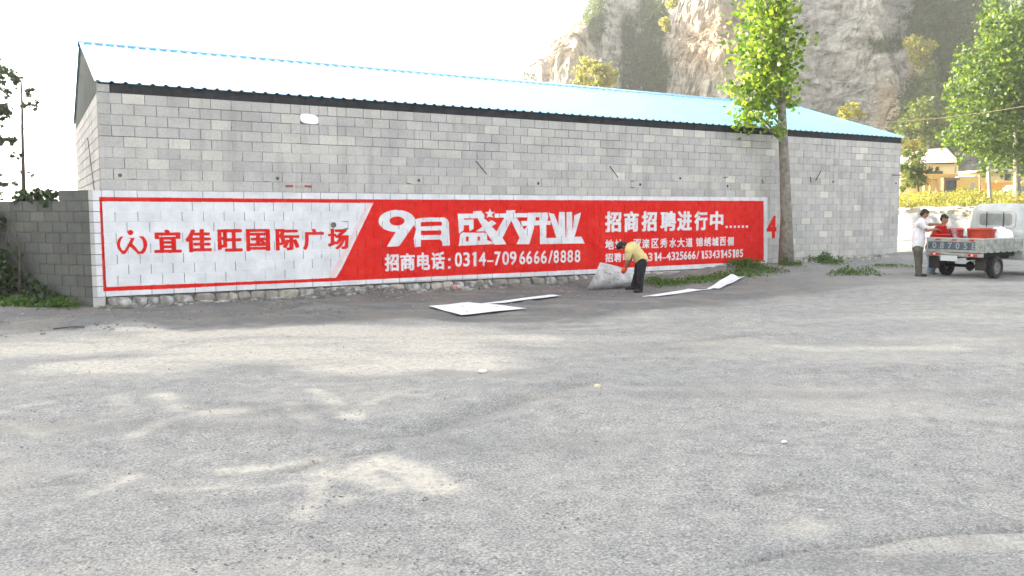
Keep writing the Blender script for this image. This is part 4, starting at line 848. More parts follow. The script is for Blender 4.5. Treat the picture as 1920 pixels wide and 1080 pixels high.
for k in range(14): cs.append(lpos(random.uniform(1.0, 3.5), .1, random.uniform(1.72, 1.95))-sb); rs.append(.15)
leaf_cloud('foliage', cs, rs, 90, .085, M['leaf_dark'], sh)
for k in range(5): a = lpos(1.6+k*.4, -.3, -.2)-sb; MB().tube([a, a+Vector((.05, .05, 1.1)), a+Vector((random.uniform(-.2, .2), .1, 1.9))], [.03, .02, .008], 6).build('stem', M['bark_dark'], sh)
def weed_patch(name, label, pts, n, hmin, hmax, mt, spread, cat='weeds', kind=None, wdt=.016, leafy=True):
    """blades and small leaves rooted round the given ground points"""
    c0 = Vector((pts[0][0], pts[0][1], gzf(pts[0][0], pts[0][1]))); P = np.array([(p[0], p[1]) for p in pts]); i = rng.integers(0, len(P), n)
    XY = P[i]+rng.normal(size=(n, 2))*spread; Z = gz(XY[:, 0], XY[:, 1])
    cl = .5+.5*vnoise(XY[:, 0]*1.7/max(.5, hmax), XY[:, 1]*1.7/max(.5, hmax), 0, n % 97); keep = rng.random(n) < .25+.9*cl; XY, Z, cl = XY[keep], Z[keep], cl[keep]; n = len(Z)
    dd = np.min(np.hypot(XY[:, None, 0]-P[None, :, 0], XY[:, None, 1]-P[None, :, 1]), 1); h = (hmin+(hmax-hmin)*cl)*np.exp(-(dd/(spread*2.2))**2)*(.35+.65*rng.random(n)**.6)
    p = np.stack([XY[:, 0], XY[:, 1], Z+h*rng.random(n)**.5], 1)+rng.normal(size=(n, 3))*[wdt, wdt, wdt*.5]-np.array(c0)
    a = rng.normal(size=(n, 3)); a[:, 2] = np.abs(a[:, 2])+.35; a /= np.linalg.norm(a, axis=1)[:, None]; b = np.cross(a, rng.normal(size=(n, 3))); b /= np.linalg.norm(b, axis=1)[:, None]
    s_ = wdt*3.2*(.5+rng.random(n))[:, None]; wq = s_*np.where(rng.random(n) < .5, .16, .34)[:, None]
    V = np.stack([p-a*s_*.5, p+b*wq, p+a*s_*.6, p-b*wq], 1).reshape(-1, 3)
    if kind: o = link(name, npmesh(name, V, np.arange(n*4).reshape(-1, 4)), mt, kind=kind); o.location = c0; return o
    o = empty(name, c0, label=label, cat=cat); link('foliage', npmesh('foliage', V, np.arange(n*4).reshape(-1, 4)), mt, o); return o
wp = [Gp(x_, y_, -.12) for x_, y_ in ((1225, 527), (1250, 530), (1280, 528), (1310, 525), (1340, 522), (1365, 520), (1395, 515), (1420, 512), (1445, 515), (1400, 520))]
weed_patch('grass', None, [(p.x, min(p.y, -.25)) for p in wp], 5200, .05, .24, M['weed'], .22, kind='stuff', cat=None)
weed_patch('weed_clump', 'tall bushy green weeds growing just left of the poplar foot', [(Gp(x_, 508, -.05).x, -.45) for x_ in (1405, 1425, 1410)]+[(16.2, -.4), (16.7, -.35)], 2200, .12, .42, M['weed'], .22)
weed_patch('weed_clump', 'small sprout of weeds hugging the base of the poplar trunk', [(pb.x-.32, pb.y-.22), (pb.x+.05, pb.y-.3)], 420, .1, .36, M['weed'], .09)
weed_patch('weed_clump', 'round bushy weed on the dirt between the poplar and the right end of the wall', [tuple(Gp(1548, 497, 0)[:2])], 1800, .16, .62, M['weed'], .26)
weed_patch('weed_clump', 'low weed patch in front of the right end of the warehouse wall', [tuple(Gp(x_, 512, 0)[:2]) for x_ in (1585, 1600, 1620)], 1300, .1, .32, M['weed'], .22)
weed_patch('weed_clump', 'faint flat weeds on the grey mound at the right corner of the warehouse', [tuple(Gp(1665, 494, .1)[:2]), tuple(Gp(1680, 493, .1)[:2])], 400, .05, .13, M['weed'], .3)
wp = [lpos(t, d, 0) for t, d in ((.45, -.3), (.7, -.35), (1.0, -.4), (1.3, -.5), (1.7, -.5), (2.2, -.5), (2.7, -.5), (1.4, -.8), (2.0, -.8))]
weed_patch('grass', None, [(p.x, p.y) for p in wp], 5200, .05, .26, M['weed'], .22, kind='stuff', cat=None)
weed_patch('weed_clump', 'dark leafy weeds climbing the foot of the low wall at left', [(lpos(t, -.25, 0).x, lpos(t, -.25, 0).y) for t in (.75, .95, 1.2, 1.5)], 1100, .2, .65, M['leaf_dark'], .12, wdt=.03)
pts = []
for k in range(90): q = Dp(random.uniform(1660, 1990), 394, random.uniform(56, 72)); pts.append((q.x, q.y))
weed_patch('roadside_weeds', None, pts, 42000, .35, 1.5, M['dryweed'], .8, kind='stuff', cat=None, wdt=.045)
pts = []
for k in range(50): q = Dp(random.uniform(1740, 1990), 394, random.uniform(58, 84)); pts.append((q.x, q.y))
weed_patch('roadside_weeds', None, pts, 16000, .4, 1.5, M['leaf_mid'], 1.0, kind='stuff', cat=None, wdt=.06)
# pale rubble bank in the sun
chips('bank_rubble', 1500, lambda n: np.array([0.0]*n)+(lambda a, d: (setattr(chips, 'y', CX.y+d*np.cos(a)), CX.x+d*np.sin(a))[1])(YAW+np.arctan((rng.uniform(1660, 1900, n)-960)/F), rng.uniform(57, 66, n)), lambda n, X: chips.y, .12, .75, M['rubble'])
# ------------------------------------------------------------------ papers
def sheet(name, label, corners, mt, marks=0, nx=14, ny=8, wave=.02, cat='paper'):
    c = [Vector(p) for p in corners]; o0 = c[0]; V = []
    for j in range(ny+1):
        for i in range(nx+1):
            u, v = i/nx, j/ny; p = c[0].lerp(c[1], u).lerp(c[3].lerp(c[2], u), v); gg = gzf(p.x, p.y)
            z = max(p.z, gg+.012)+wave*(1+math.sin(7*u+4*v+len(label))*math.cos(5*v+2*u)); V.append((p.x-o0.x, p.y-o0.y, z-o0.z))
    n = nx+1; m_ = MB(); m_.smooth = True; m_.add(V, [(j*n+i, j*n+i+1, (j+1)*n+i+1, (j+1)*n+i) for j in range(ny) for i in range(nx)])
    for k in range(marks):
        i = random.randint(1, nx-2); j = random.randint(1, ny-2)
        a, b, d = Vector(V[j*n+i]), Vector(V[j*n+i+1]), Vector(V[(j+1)*n+i]); nn = (b-a).cross(d-a).normalized()*.004; nn = nn if nn.z > 0 else -nn
        m_.m = 1
        for q in range(2):
            u0, v0 = random.random()*.5, random.random()*.5; p_ = a+(b-a)*u0+(d-a)*v0+nn; ex = (b-a)*random.uniform(.2, .5); ey = (d-a)*random.uniform(.12, .3)
            m_.add([p_, p_+ex, p_+ex*1.05+ey, p_+ey*.9], [(0, 1, 2, 3)])
        m_.m = 0
    o = m_.build(name, [mt, M['ink']], None, fix=False, label=label, cat=cat); o.location = o0; return o
g4 = lambda *l: [Gp(x_, y_, -.2) for x_, y_ in l]
sheet('paper_sheet', 'large bright white paper sheet lying flat on the gravel in front of the sign', g4((803, 575), (865, 591), (988, 578), (878, 567)), M['paper'], 5, wave=.008)
sheet('paper_strip', 'long narrow white paper strip on the ground behind the large flat sheet', g4((893, 571), (945, 568), (1055, 554), (1030, 553)), M['paper'], 0, wave=.006)
sheet('paper_strip', 'thin white paper strip lying to the right of the bending man', g4((1203, 556), (1232, 556), (1330, 545), (1290, 543.5)), M['paper'], 0, wave=.006)
a4 = g4((1325, 544), (1350, 544.5), (1397, 528), (1370, 527)); a4[2].z += .09; a4[3].z += .16
sheet('paper_strip', 'curled white paper strip rising at its right end on the grass edge', a4, M['paper'], 7, wave=.02)
# stencil sheet held up by the man
A, B = Gp(1097, 543, -.21), Gp(1196, 538, -.21); dA = (A-CX).dot(fwv); Tt = Dp(1125, 492, dA+.35); Tm = Dp(1206, 506, dA+.60)
V = []; nx, ny = 22, 12; n = nx+1
for j in range(ny+1):
    for i in range(nx+1):
        u, v = i/nx, j/ny; p = A.lerp(B, u).lerp(Tt.lerp(Tm, u), v); bow = .34*math.sin(math.pi*v**.8)*(1-.3*u)+.03*math.sin(9*u+3*v)+.02*math.sin(17*u-8*v); p = p-Vector((fwv.x, fwv.y, 0))*bow*.8+Vector((0, 0, .03*math.sin(5*u)*v-.05*math.sin(math.pi*u)*v)); p.z = max(p.z, gzf(p.x, p.y)+.006); V.append(p-A)
m_ = MB(); m_.smooth = True; m_.add(V, [(j*n+i, j*n+i+1, (j+1)*n+i+1, (j+1)*n+i) for j in range(ny) for i in range(nx)]); m_.m = 1; m_.smooth = False
for (i, j, ww, hh) in ((4, 8, .7, .35), (5.2, 7.9, .4, .3), (6.5, 7.6, .8, .4), (8, 7.4, .5, .3), (11, 5, .5, .6), (12.6, 5.2, .4, .5), (13.5, 4.6, .6, .3), (15.5, 7.5, .5, .4), (5, 3.8, .3, .7), (8.2, 3.2, .25, .8), (16.5, 3.4, .5, .3), (10, 9, .5, .25), (3.2, 10.6, 2.2, .12)):
    ii, jj = int(i), int(j); a, b, d = Vector(V[jj*n+ii]), Vector(V[jj*n+ii+1]), Vector(V[(jj+1)*n+ii]); off = -Vector((fwv.x, fwv.y, 0))*.006+Vector((0, 0, .002)); s0 = a+(b-a)*(i-ii)+(d-a)*(j-jj)+off
    m_.add([s0, s0+(b-a)*ww, s0+(b-a)*ww*.9+(d-a)*hh, s0+(d-a)*hh*.8], [(0, 1, 2, 3)])
o = m_.build('stencil_sheet', [M['stencil'], M['ink']], None, fix=False, label='big dusty stencil sheet propped up by the man in the yellow shirt', cat='stencil'); o.location = A
# ------------------------------------------------------------------ people
def skinobj(name, nodes, edges, mt, parent, root, sub=2, vox=.011, extra=None, smooth=4, **k):
    """one continuous surface: rounded tapering limbs along the edges, fused by a voxel remesh"""
    m_ = MB()
    def ball(c, r_, n=10, sc=(1, 1, 1), Mr=None):
        pr_ = [(max(.0005, r_*math.sin(math.pi*i/7)), -r_*math.cos(math.pi*i/7)) for i in range(8)]; b = len(m_.v); m_.lathe(pr_, n, Matrix.Translation(c) @ (Mr or Matrix.Identity(4)) @ Matrix.Diagonal((*sc, 1)))
        m_.f += [tuple(b+q for q in range(n))[::-1], tuple(b+7*n+q for q in range(n))]; m_.mi += [0, 0]; m_.sm += [True, True]
    rad = {a: (v_[1] if not isinstance(v_[1], tuple) else sum(v_[1])/2) for a, v_ in nodes.items()}
    for a, v_ in nodes.items(): ball(v_[0], rad[a])
    for a, b in edges:
        if (nodes[a][0]-nodes[b][0]).length > 1e-4: m_.tube([nodes[a][0], nodes[b][0]], [rad[a], rad[b]], 12)
    for (c, r_, sc, Mr) in (extra or []): ball(c, r_, 14, sc, Mr)
    o = m_.build(name, mt, parent, **k); r = o.modifiers.new('remesh', 'REMESH'); r.mode = 'VOXEL'; r.voxel_size = vox; r.use_smooth_shade = True
    if smooth: q = o.modifiers.new('smooth', 'SMOOTH'); q.iterations = smooth; q.factor = .5
    return o
def person(name, label, org, J, mats, s=1.0):
    """J joints (local metres); builds body, shirt, trousers, shoes, hair"""
    t = empty('person', org, label=label, cat='person'); v = lambda k: Vector(J[k])
    hd = v('head'); ne = v('neck'); fd = Vector(J['face']).normalized()           # facing direction
    up = (hd-ne).normalized(); sd = fd.cross(up).normalized()
    N = {'pel': (v('pelvis'), .115), 'ab': (v('pelvis').lerp(v('chest'), .5), .11), 'ch': (v('chest'), .12), 'nk': (ne, .052), 'hl': (hd-up*.05+fd*.01, .055), 'hm': (hd+up*.015, .07), 'ht': (hd+up*.05-fd*.005, .06),
         'nose': (hd-up*.025+fd*.100, .011), 'nb': (hd+up*.005+fd*.082, .011), 'chin': (hd-up*.088+fd*.050, .028), 'brow': (hd+up*.022+fd*.070, .03)}
    E = [('pel', 'ab'), ('ab', 'ch'), ('ch', 'nk'), ('nk', 'hl'), ('hl', 'hm'), ('hm', 'ht'), ('hm', 'brow'), ('nb', 'nose'), ('hl', 'chin')]
    for sgn, S in ((1, 'L'), (-1, 'R')):
        sh_, el, wr = v('sh'+S), v('el'+S), v('wr'+S); hp, kn, an = v('hip'+S), v('kn'+S), v('an'+S); hdirn = (v('ha'+S)-wr).normalized()
        N['e'+S] = (hd+sd*sgn*.086-fd*.01, .016); E.append(('hm', 'e'+S))
        N.update({'s'+S: (sh_, .058), 'u'+S: (sh_.lerp(el, .5), .048), 'b'+S: (el, .040), 'f'+S: (el.lerp(wr, .4), .038), 'w'+S: (wr, .026), 'p'+S: (wr+hdirn*.05, (.034, .018)),
                  'h'+S: (hp, .088), 't'+S: (hp.lerp(kn, .5), .075), 'k'+S: (kn, .056), 'c'+S: (kn.lerp(an, .35), .055), 'a'+S: (an, .036)})
        tf = Vector(J['toe'+S])-an; N['o'+S] = (an+tf*.5+Vector((0, 0, -.02)), .028); N['z'+S] = (an+tf*.8+Vector((0, 0, .0)), .02)
        E += [('ch', 's'+S), ('s'+S, 'u'+S), ('u'+S, 'b'+S), ('b'+S, 'f'+S), ('f'+S, 'w'+S), ('w'+S, 'p'+S), ('pel', 'h'+S), ('h'+S, 't'+S), ('t'+S, 'k'+S), ('k'+S, 'c'+S), ('c'+S, 'a'+S), ('a'+S, 'o'+S), ('o'+S, 'z'+S)]
        # palm, four curled fingers and a thumb
        side = hdirn.cross(Vector((0, 0, 1))); side = side.normalized() if side.length > .1 else Vector((1, 0, 0)); dn = side.cross(hdirn).normalized(); dn = dn if dn.z < 0 else -dn
        for f_, ln in enumerate((.062, .072, .068, .052)):
            b0 = wr+hdirn*.075+side*(f_-1.5)*.019; b1 = b0+hdirn*ln*.5+dn*.008; b2 = b1+(hdirn*.5+dn*.8).normalized()*ln*.5
            for q, (pp, rr) in enumerate(((b0, .0095), (b1, .0085), (b2, .0075))): N['%s%d%d' % (S, f_, q)] = (pp, rr)
            E += [('p'+S, '%s%d0' % (S, f_)), ('%s%d0' % (S, f_), '%s%d1' % (S, f_)), ('%s%d1' % (S, f_), '%s%d2' % (S, f_))]
        th = wr+hdirn*.03-side*.03*sgn; N['th'+S] = (th, .012); N['ti'+S] = (th+hdirn*.04-side*.02*sgn+dn*.015, .009); E += [('p'+S, 'th'+S), ('th'+S, 'ti'+S)]
    HM = Matrix((sd, fd, up)).transposed().to_4x4()
    skinobj('body', N, E, mats['skin'], t, 'pel', vox=.0075, smooth=2, extra=[(hd, .1, (.80, .97, 1.15), HM)])
    # shirt and trousers, loose over the body
    C_ = {'p': (v('pelvis'), .150), 'w': (v('pelvis').lerp(v('chest'), .45), .148), 'c': (v('chest'), .150), 'n': (v('chest').lerp(ne, .72), .085)}; Ec = [('p', 'w'), ('w', 'c'), ('c', 'n')]
    for S in 'LR':
        C_['s'+S] = (v('sh'+S), .080); C_['u'+S] = (v('sh'+S).lerp(v('el'+S), .45), .072); C_['b'+S] = (v('sh'+S).lerp(v('el'+S), mats.get('sleeve', .85)), .068); Ec += [('c', 's'+S), ('s'+S, 'u'+S), ('u'+S, 'b'+S), ('n', 's'+S)]
    so_ = skinobj('shirt', C_, Ec, mats['shirt'], t, 'p', vox=.013); tx = bpy.data.textures.get('folds') or bpy.data.textures.new('folds', 'CLOUDS'); tx.noise_scale = .09
    dm = so_.modifiers.new('folds', 'DISPLACE'); dm.texture = tx; dm.strength = .030; dm.mid_level = .5
    T_ = {'p': (v('pelvis')-up*.0-Vector((0, 0, .03)), .142)}; Et = []
    for S in 'LR':
        hp, kn, an = v('hip'+S), v('kn'+S), v('an'+S); T_.update({'h'+S: (hp, .110), 't'+S: (hp.lerp(kn, .5), .100), 'k'+S: (kn, .082), 'c'+S: (kn.lerp(an, .5), .078), 'a'+S: (an+Vector((0, 0, .005)), .072)}); Et += [('p', 'h'+S), ('h'+S, 't'+S), ('t'+S, 'k'+S), ('k'+S, 'c'+S), ('c'+S, 'a'+S)]
    tr_ = skinobj('trousers', T_, Et, mats['legs'], t, 'p', vox=.013); dm = tr_.modifiers.new('folds', 'DISPLACE'); dm.texture = tx; dm.strength = .028; dm.mid_level = .5
    for S in 'LR':
        an, to = v('an'+S), Vector(J['toe'+S]); d = (to-an); d.z = 0; d.normalize(); z = min(an.z, to.z)
        skinobj('shoe', {'h': (Vector((an.x, an.y, z+.012))-d*.03, .056), 'm': (Vector((an.x, an.y, z+.012))+d*.06, .052), 't': (Vector((an.x, an.y, z-.002))+d*.17, .042)}, [('h', 'm'), ('m', 't')], mats['shoe'], t, 'm')
        if mats.get('glove'):
            wr, ha = v('wr'+S), v('ha'+S); skinobj('glove', {'a': (wr, .036), 'b': (wr.lerp(ha, .6), .050), 'c': (ha+(ha-wr)*.3, .036), 'd': (wr.lerp(ha, .6)+Vector((.03, .02, -.03)), .016)}, [('a', 'b'), ('b', 'c'), ('b', 'd')], mats['glove'], t, 'b')
    hair = skinobj('hair', {'a': (hd+up*.040-fd*.028, .088), 'b': (hd+up*.055+fd*.022, .068), 'c': (hd-fd*.045-up*.015, .072), 'd': (hd-fd*.045-up*.055, .045), 'l': (hd+sd*.035+up*.035, .058), 'r': (hd-sd*.035+up*.035, .058)}, [('a', 'b'), ('a', 'c'), ('c', 'd'), ('a', 'l'), ('a', 'r')], mats['hair'], t, 'a', vox=.008, smooth=2)
    dm = hair.modifiers.new('tufts', 'DISPLACE'); tx2 = bpy.data.textures.get('tufts') or bpy.data.textures.new('tufts', 'CLOUDS'); tx2.noise_scale = .03; dm.texture = tx2; dm.strength = .018; dm.mid_level = .5
    for sgn in (1, -1): e = MB(); e.lathe([(.0001, -.009), (.008, -.004), (.009, 0), (.008, .004), (.0001, .009)], 8, Matrix.Translation(hd+up*.012+fd*.082+sd*sgn*.03)); e.build('eye', mats['hair'], t)
    return t
# man in yellow bending over the stencil
FB = Gp(1196, 547, -.21); dY = (FB-CX).dot(fwv)
def yj(px_, py_, dd=0): return Dp(px_, py_, dY+dd)-FB
JY = dict(pelvis=yj(1203, 487), chest=yj(1186, 466, -.02), neck=yj(1175, 461, -.03), head=yj(1166, 461, -.05), face=tuple(-rv*.75+Vector((0, 0, -.65))),
          shL=yj(1181, 467, .17), shR=yj(1179, 470, -.20), elL=yj(1181, 489, .15), elR=yj(1176, 491, -.15), wrL=yj(1174, 503, .20), wrR=yj(1172, 502, -.06), haL=yj(1170, 509, .22), haR=yj(1168, 508, -.02),
          hipL=yj(1200, 494, .10), hipR=yj(1204, 493, -.10), knL=yj(1194, 517, .14), knR=yj(1201, 518, -.12), anL=yj(1188, 538, .28), anR=yj(1200, 542, -.02), toeL=yj(1180, 540.5, .26), toeR=yj(1194, 546, -.10))
person('person', 'man in a pale yellow shirt and black trousers bending over the stencil sheet', FB, JY, dict(skin=M['skin'], hair=M['hair'], shirt=M['yellow_shirt'], legs=M['black_cloth'], shoe=M['shoe'], glove=M['glove'], sleeve=.62))
# ------------------------------------------------------------------ pickup truck
TX, TY, TH, TZ = 18.35, -5.27, .04, -.03
tk = empty('pickup_truck', (TX, TY, TZ), TH, label='small dusty white pickup truck with painted numbers on its dark tailgate', cat='pickup truck')
Mt = Matrix.Translation((TX, TY, TZ)) @ Matrix.Rotation(TH, 4, 'Z')
BWd, BL, BT, BB = 1.43, 1.82, .965, .635
def tb(name, c, d, mt, bevel=.006, parent=None, **k): return MB().box(c, d).build(name, mt, parent or tk, bevel=bevel, **k)
tb('bed_floor', (BL/2, 0, BB+.03), (BL-.02, BWd-.02, .04), M['truck_side'])
for s in (-1, 1):
    sp = tb('side_panel', (BL/2, s*(BWd/2-.012), (BT+BB)/2), (BL-.03, .024, BT-BB), M['truck_side'])
    tb('top_rail', (BL/2, s*(BWd/2-.012), BT+.008), (BL, .042, .022), M['truck_white'], .004, sp)
    for k in range(6): tb('hinge', (.2+k*.28, s*(BWd/2+.006), BB+.012), (.05, .014, .03), M['chassis'], 0, sp)
    for z in (.72, .86): tb('pressed_rib', (BL/2, s*(BWd/2+.004), z), (BL-.16, .012, .022), M['truck_side'], .003, sp)
hb = tb('headboard', (BL-.012, 0, .90), (.024, BWd-.02, .52), M['truck_white'])
tg = tb('tailgate', (0, 0, (BT+BB)/2), (.026, BWd-.01, BT-BB), M['truck_side'])
tb('top_rail', (0, 0, BT+.008), (.042, BWd, .022), M['truck_white'], .004, tg)
for s in (-.42, 0, .42): tb('latch', (-.022, s, BT-.03), (.016, .12, .03), M['lamp_red'] if s != 9 else M['chassis'], .003, tg)
tb('number_panel', (-.0165, .075, .79), (.007, 1.18, .185), M['tail_dark'], 0, tg); tb('white_block', (-.0165, -.60, .79), (.007, .055, .15), M['tail_white'], 0, tg)
tb('white_stripe', (-.0165, .0, .905), (.007, 1.2, .02), M['truck_side'], 0, tg)
for k, ch in enumerate('08705E'):
    c = bpy.data.curves.new('digit', 'FONT'); c.body = ch; c.size = .2; c.extrude = .0015; c.offset = .004; c.align_x = 'CENTER'; o = bpy.data.objects.new('digit', c); COL.objects.link(o)
    bpy.context.view_layer.update(); me = bpy.data.meshes.new_from_object(o.evaluated_get(bpy.context.evaluated_depsgraph_get())); bpy.data.objects.remove(o)
    o = link('painted_digit' if ch != 'E' else 'painted_letter', me, M['tail_white'], tg); o.location = (-.0235, .50-k*.195, .722); o.rotation_euler = (R(90), 0, R(-90))
tb('bumper', (-.02, 0, .575), (.05, BWd, .085), M['truck_side'], .008)
for s in (-1, 1):
    tl = tb('tail_lamp', (-.052, s*.47, .578), (.02, .22, .058), M['lamp_red'], .004); tb('clear_lens', (-.0645, s*.47, .578), (.008, .05, .05), M['plate'], 0, tl)
    tb('mud_flap', (.13, s*.58, .36), (.014, .26, .30), M['rubber'], .003)
pl = tb('number_plate', (-.055, .10, .485), (.012, .42, .14), M['plate'], .003); tb('plate_frame', (-.048, .10, .565), (.03, .46, .014), M['chassis'], 0, pl)
tb('chassis_rail', (1.6, .33, .50), (3.2, .07, .10), M['chassis']); tb('chassis_rail', (1.6, -.33, .50), (3.2, .07, .10), M['chassis'])
MB().tube([(.74, -.6, .27), (.74, .6, .27)], .04, 8).lathe([(.001, -.10), (.10, -.06), (.13, 0), (.10, .06), (.001, .10)], 12, Matrix.Translation((.74, 0, .27)) @ Matrix.Rotation(R(90), 4, 'X')).build('axle', M['chassis'], tk)
tb('underbody', (1.2, 0, .56), (2.3, 1.0, .07), M['chassis']); MB().tube([(.1, -.42, .42), (1.4, -.42, .40)], .028, 8).build('exhaust_pipe', M['rim'], tk)
WR = .272
def wheel(x, y):
    s = 1 if y > 0 else -1; w_ = empty('wheel', (x, y, WR)); w_.parent = tk; Mx = Matrix.Rotation(R(90)*-s, 4, 'X')
    m_ = MB(); m_.lathe([(.165, -.075), (.20, -.085), (.245, -.082), (.266, -.065), (.272, -.03), (.272, .03), (.266, .065), (.245, .082), (.20, .085), (.165, .075), (.160, 0), (.165, -.075)], 28, Mx); m_.build('tyre', M['rubber'], w_)
    m_ = MB(); m_.lathe([(.168, .055), (.162, .06), (.145, .02), (.11, .012), (.095, .045), (.055, .052), (.05, .03), (.001, .03)], 20, Mx)
    for k in range(5): a = k*1.2566; m_.lathe([(.001, .056), (.009, .054), (.009, .04)], 6, Mx @ Matrix.Translation((.078*math.cos(a), .078*math.sin(a), 0)))
    m_.build('rim', M['rim'], w_)
for x in (.74, 2.75):
    for y in (.60, -.60): wheel(x, y)
# cab: lofted cross-sections along x
cb_ = MB(); cb_.smooth = True; secs = []
for x, zb, zt, wb, wt in ((BL+.03, .45, 1.70, .67, .55), (BL+.08, .42, 1.79, .705, .585), (BL+.25, .40, 1.83, .72, .60), (BL+.95, .40, 1.82, .72, .60), (BL+1.30, .40, 1.66, .72, .60), (BL+1.62, .42, 1.10, .72, .66), (BL+1.78, .45, .80, .70, .64), (BL+1.80, .47, .55, .68, .62)):
    ring = []; mz = min(1.02, zt-.15)
    for (yy, zz) in ((-wb, zb), (-wb-.01, (zb+mz)/2), (-wb, mz), (-wt-.03, zt-.10), (-wt+.06, zt-.012), (0, zt+.012), (wt-.06, zt-.012), (wt+.03, zt-.10), (wb, mz), (wb+.01, (zb+mz)/2), (wb, zb)): ring.append((x, yy, zz))
    secs.append(ring)
nn_ = 11; vs = [p for r_ in secs for p in r_]; fs = [(i*nn_+j, i*nn_+(j+1) % nn_, (i+1)*nn_+(j+1) % nn_, (i+1)*nn_+j) for i in range(len(secs)-1) for j in range(nn_)]; cb_.add(vs, fs+[tuple(range(nn_))[::-1], tuple((len(secs)-1)*nn_+k for k in range(nn_))])
cab = cb_.build('cab', M['truck_white'], tk)
def rrect(y0, y1, z0, z1, r_, n=4):
    o_ = []
    for (cy, cz, a0) in ((y1-r_, z1-r_, 0), (y0+r_, z1-r_, 90), (y0+r_, z0+r_, 180), (y1-r_, z0+r_, 270)):
        for k in range(n+1): a = R(a0+90*k/n); o_.append((cy+r_*math.cos(a), cz+r_*math.sin(a)))
    return o_
# raised surround and rear window (pane with a grey rubber frame and two guard bars)
XB = BL+.012
m_ = MB(); oo = rrect(-.50, .50, 1.20, 1.64, .10); ii = rrect(-.41, .41, 1.27, 1.57, .08); N_ = len(oo)
m_.add([(XB+.012, y, z) for y, z in oo]+[(XB-.004, y*.98, z) for y, z in oo]+[(XB-.004, y, z) for y, z in ii]+[(XB+.016, y, z) for y, z in ii], [(k*N_+i, k*N_+(i+1) % N_, (k+1)*N_+(i+1) % N_, (k+1)*N_+i) for k in range(3) for i in range(N_)])
wf = m_.build('window_frame', M['truck_white'], cab); MB().prism(rrect(-.41, .41, 1.27, 1.57, .08), 0, XB+.006, XB+.02).build('rear_window', M['glass'], cab)
for y in (-.20, .22): MB().tube([(XB-.012, y, 1.22), (XB-.012, y, 1.62)], .009, 6).build('guard_bar', M['chassis'], cab)
for s in (-1, 1):
    m_ = MB(); yb, yt = s*.727, s*.655; m_.add([(BL+.22, yb, 1.06), (BL+1.22, yb, 1.06), (BL+1.0, yt, 1.64), (BL+.27, yt, 1.64)], [(0, 1, 2, 3)]); m_.add([(BL+.22, yb+s*.006, 1.06), (BL+1.22, yb+s*.006, 1.06), (BL+1.0, yt+s*.006, 1.64), (BL+.27, yt+s*.006, 1.64)], [(0, 1, 2, 3)]); m_.build('side_window', M['glass'], cab)
    tb('door_handle', (BL+.35, s*.737, .95), (.12, .02, .03), M['chassis'], .003, cab); tb('wheel_arch', (2.75, s*.70, .50), (.62, .06, .14), M['chassis'], .01, cab)
for s in (-1, 1): tb('headlight', (BL+1.79, s*.48, .68), (.03, .22, .12), M['plate'], .006, cab)
m_ = MB(); m_.add([(BL+1.33, -.55, 1.62), (BL+1.33, .55, 1.62), (BL+1.62, .62, 1.13), (BL+1.62, -.62, 1.13)], [(0, 1, 2, 3)]); wsd = m_.build('windscreen', M['glass'], cab, fix=False); wsd.location = (.02, 0, .012)
# load
def vessel(name, label, lx, ly, rb, rt, h, mt, cat, lid=False, z=None, rim=.012):
    p = Mt @ Vector((lx, ly, 0)); t = empty(name, (p.x, p.y, z if z is not None else TZ+BB+.052), label=label, cat=cat); m_ = MB()
    prof = [(.001, 0), (rb, 0), (rb+(rt-rb)*.5, h*.5), (rt, h*.93), (rt+rim, h*.94), (rt+rim, h), (rt-.006, h), (rb+(rt-rb)*.5-.006, h*.5), (rb-.01, .02), (.001, .02)]
    m_.lathe(prof, 24); m_.build('shell', mt, t)
    if lid: MB().lathe([(rt+rim+.006, h-.03), (rt+rim+.008, h+.012), (rt*.9, h+.02), (.001, h+.022)], 24).build('lid', mt, t)
    return t
vessel('plastic_tub', 'wide orange red plastic tub in the middle of the truck bed', 1.0, -.10, .27, .32, .52, M['red_plastic'], 'tub')
vessel('paint_drum', 'worn red drum with a pale label on the truck bed left of the tub', .72, .38, .15, .165, .50, M['pink_label'], 'drum', lid=True)
vessel('red_bowl', 'shallow red bowl by the tailgate under the hands of the white shirted man', .25, .50, .13, .20, .38, M['red2'], 'bowl')
def bag(label, lx, ly, r_, h, seed):
    p = Mt @ Vector((lx, ly, 0)); me_ = rock_mesh('plastic_bag', r_*2, r_*1.6, h, seed, .8, .3); o = link('plastic_bag', me_, M['bag'], label=label, cat='bag'); o.location = (p.x, p.y, TZ+BB+.05+h*.44)
    me_.polygons.foreach_set('use_smooth', [True]*len(me_.polygons)); q_ = o.modifiers.new('sub', 'SUBSURF'); q_.levels = q_.render_levels = 2
    tx = bpy.data.textures.get('crumple') or bpy.data.textures.new('crumple', 'CLOUDS'); tx.noise_scale = .16; dm = o.modifiers.new('crumple', 'DISPLACE'); dm.texture = tx; dm.strength = .11; dm.mid_level = .5; return o
bag('large bulging white plastic bag against the cab on the right of the truck bed', 1.38, -.40, .31, .60, 61)
bag('smaller white plastic bag behind the orange tub near the cab', 1.55, -.02, .25, .52, 64)
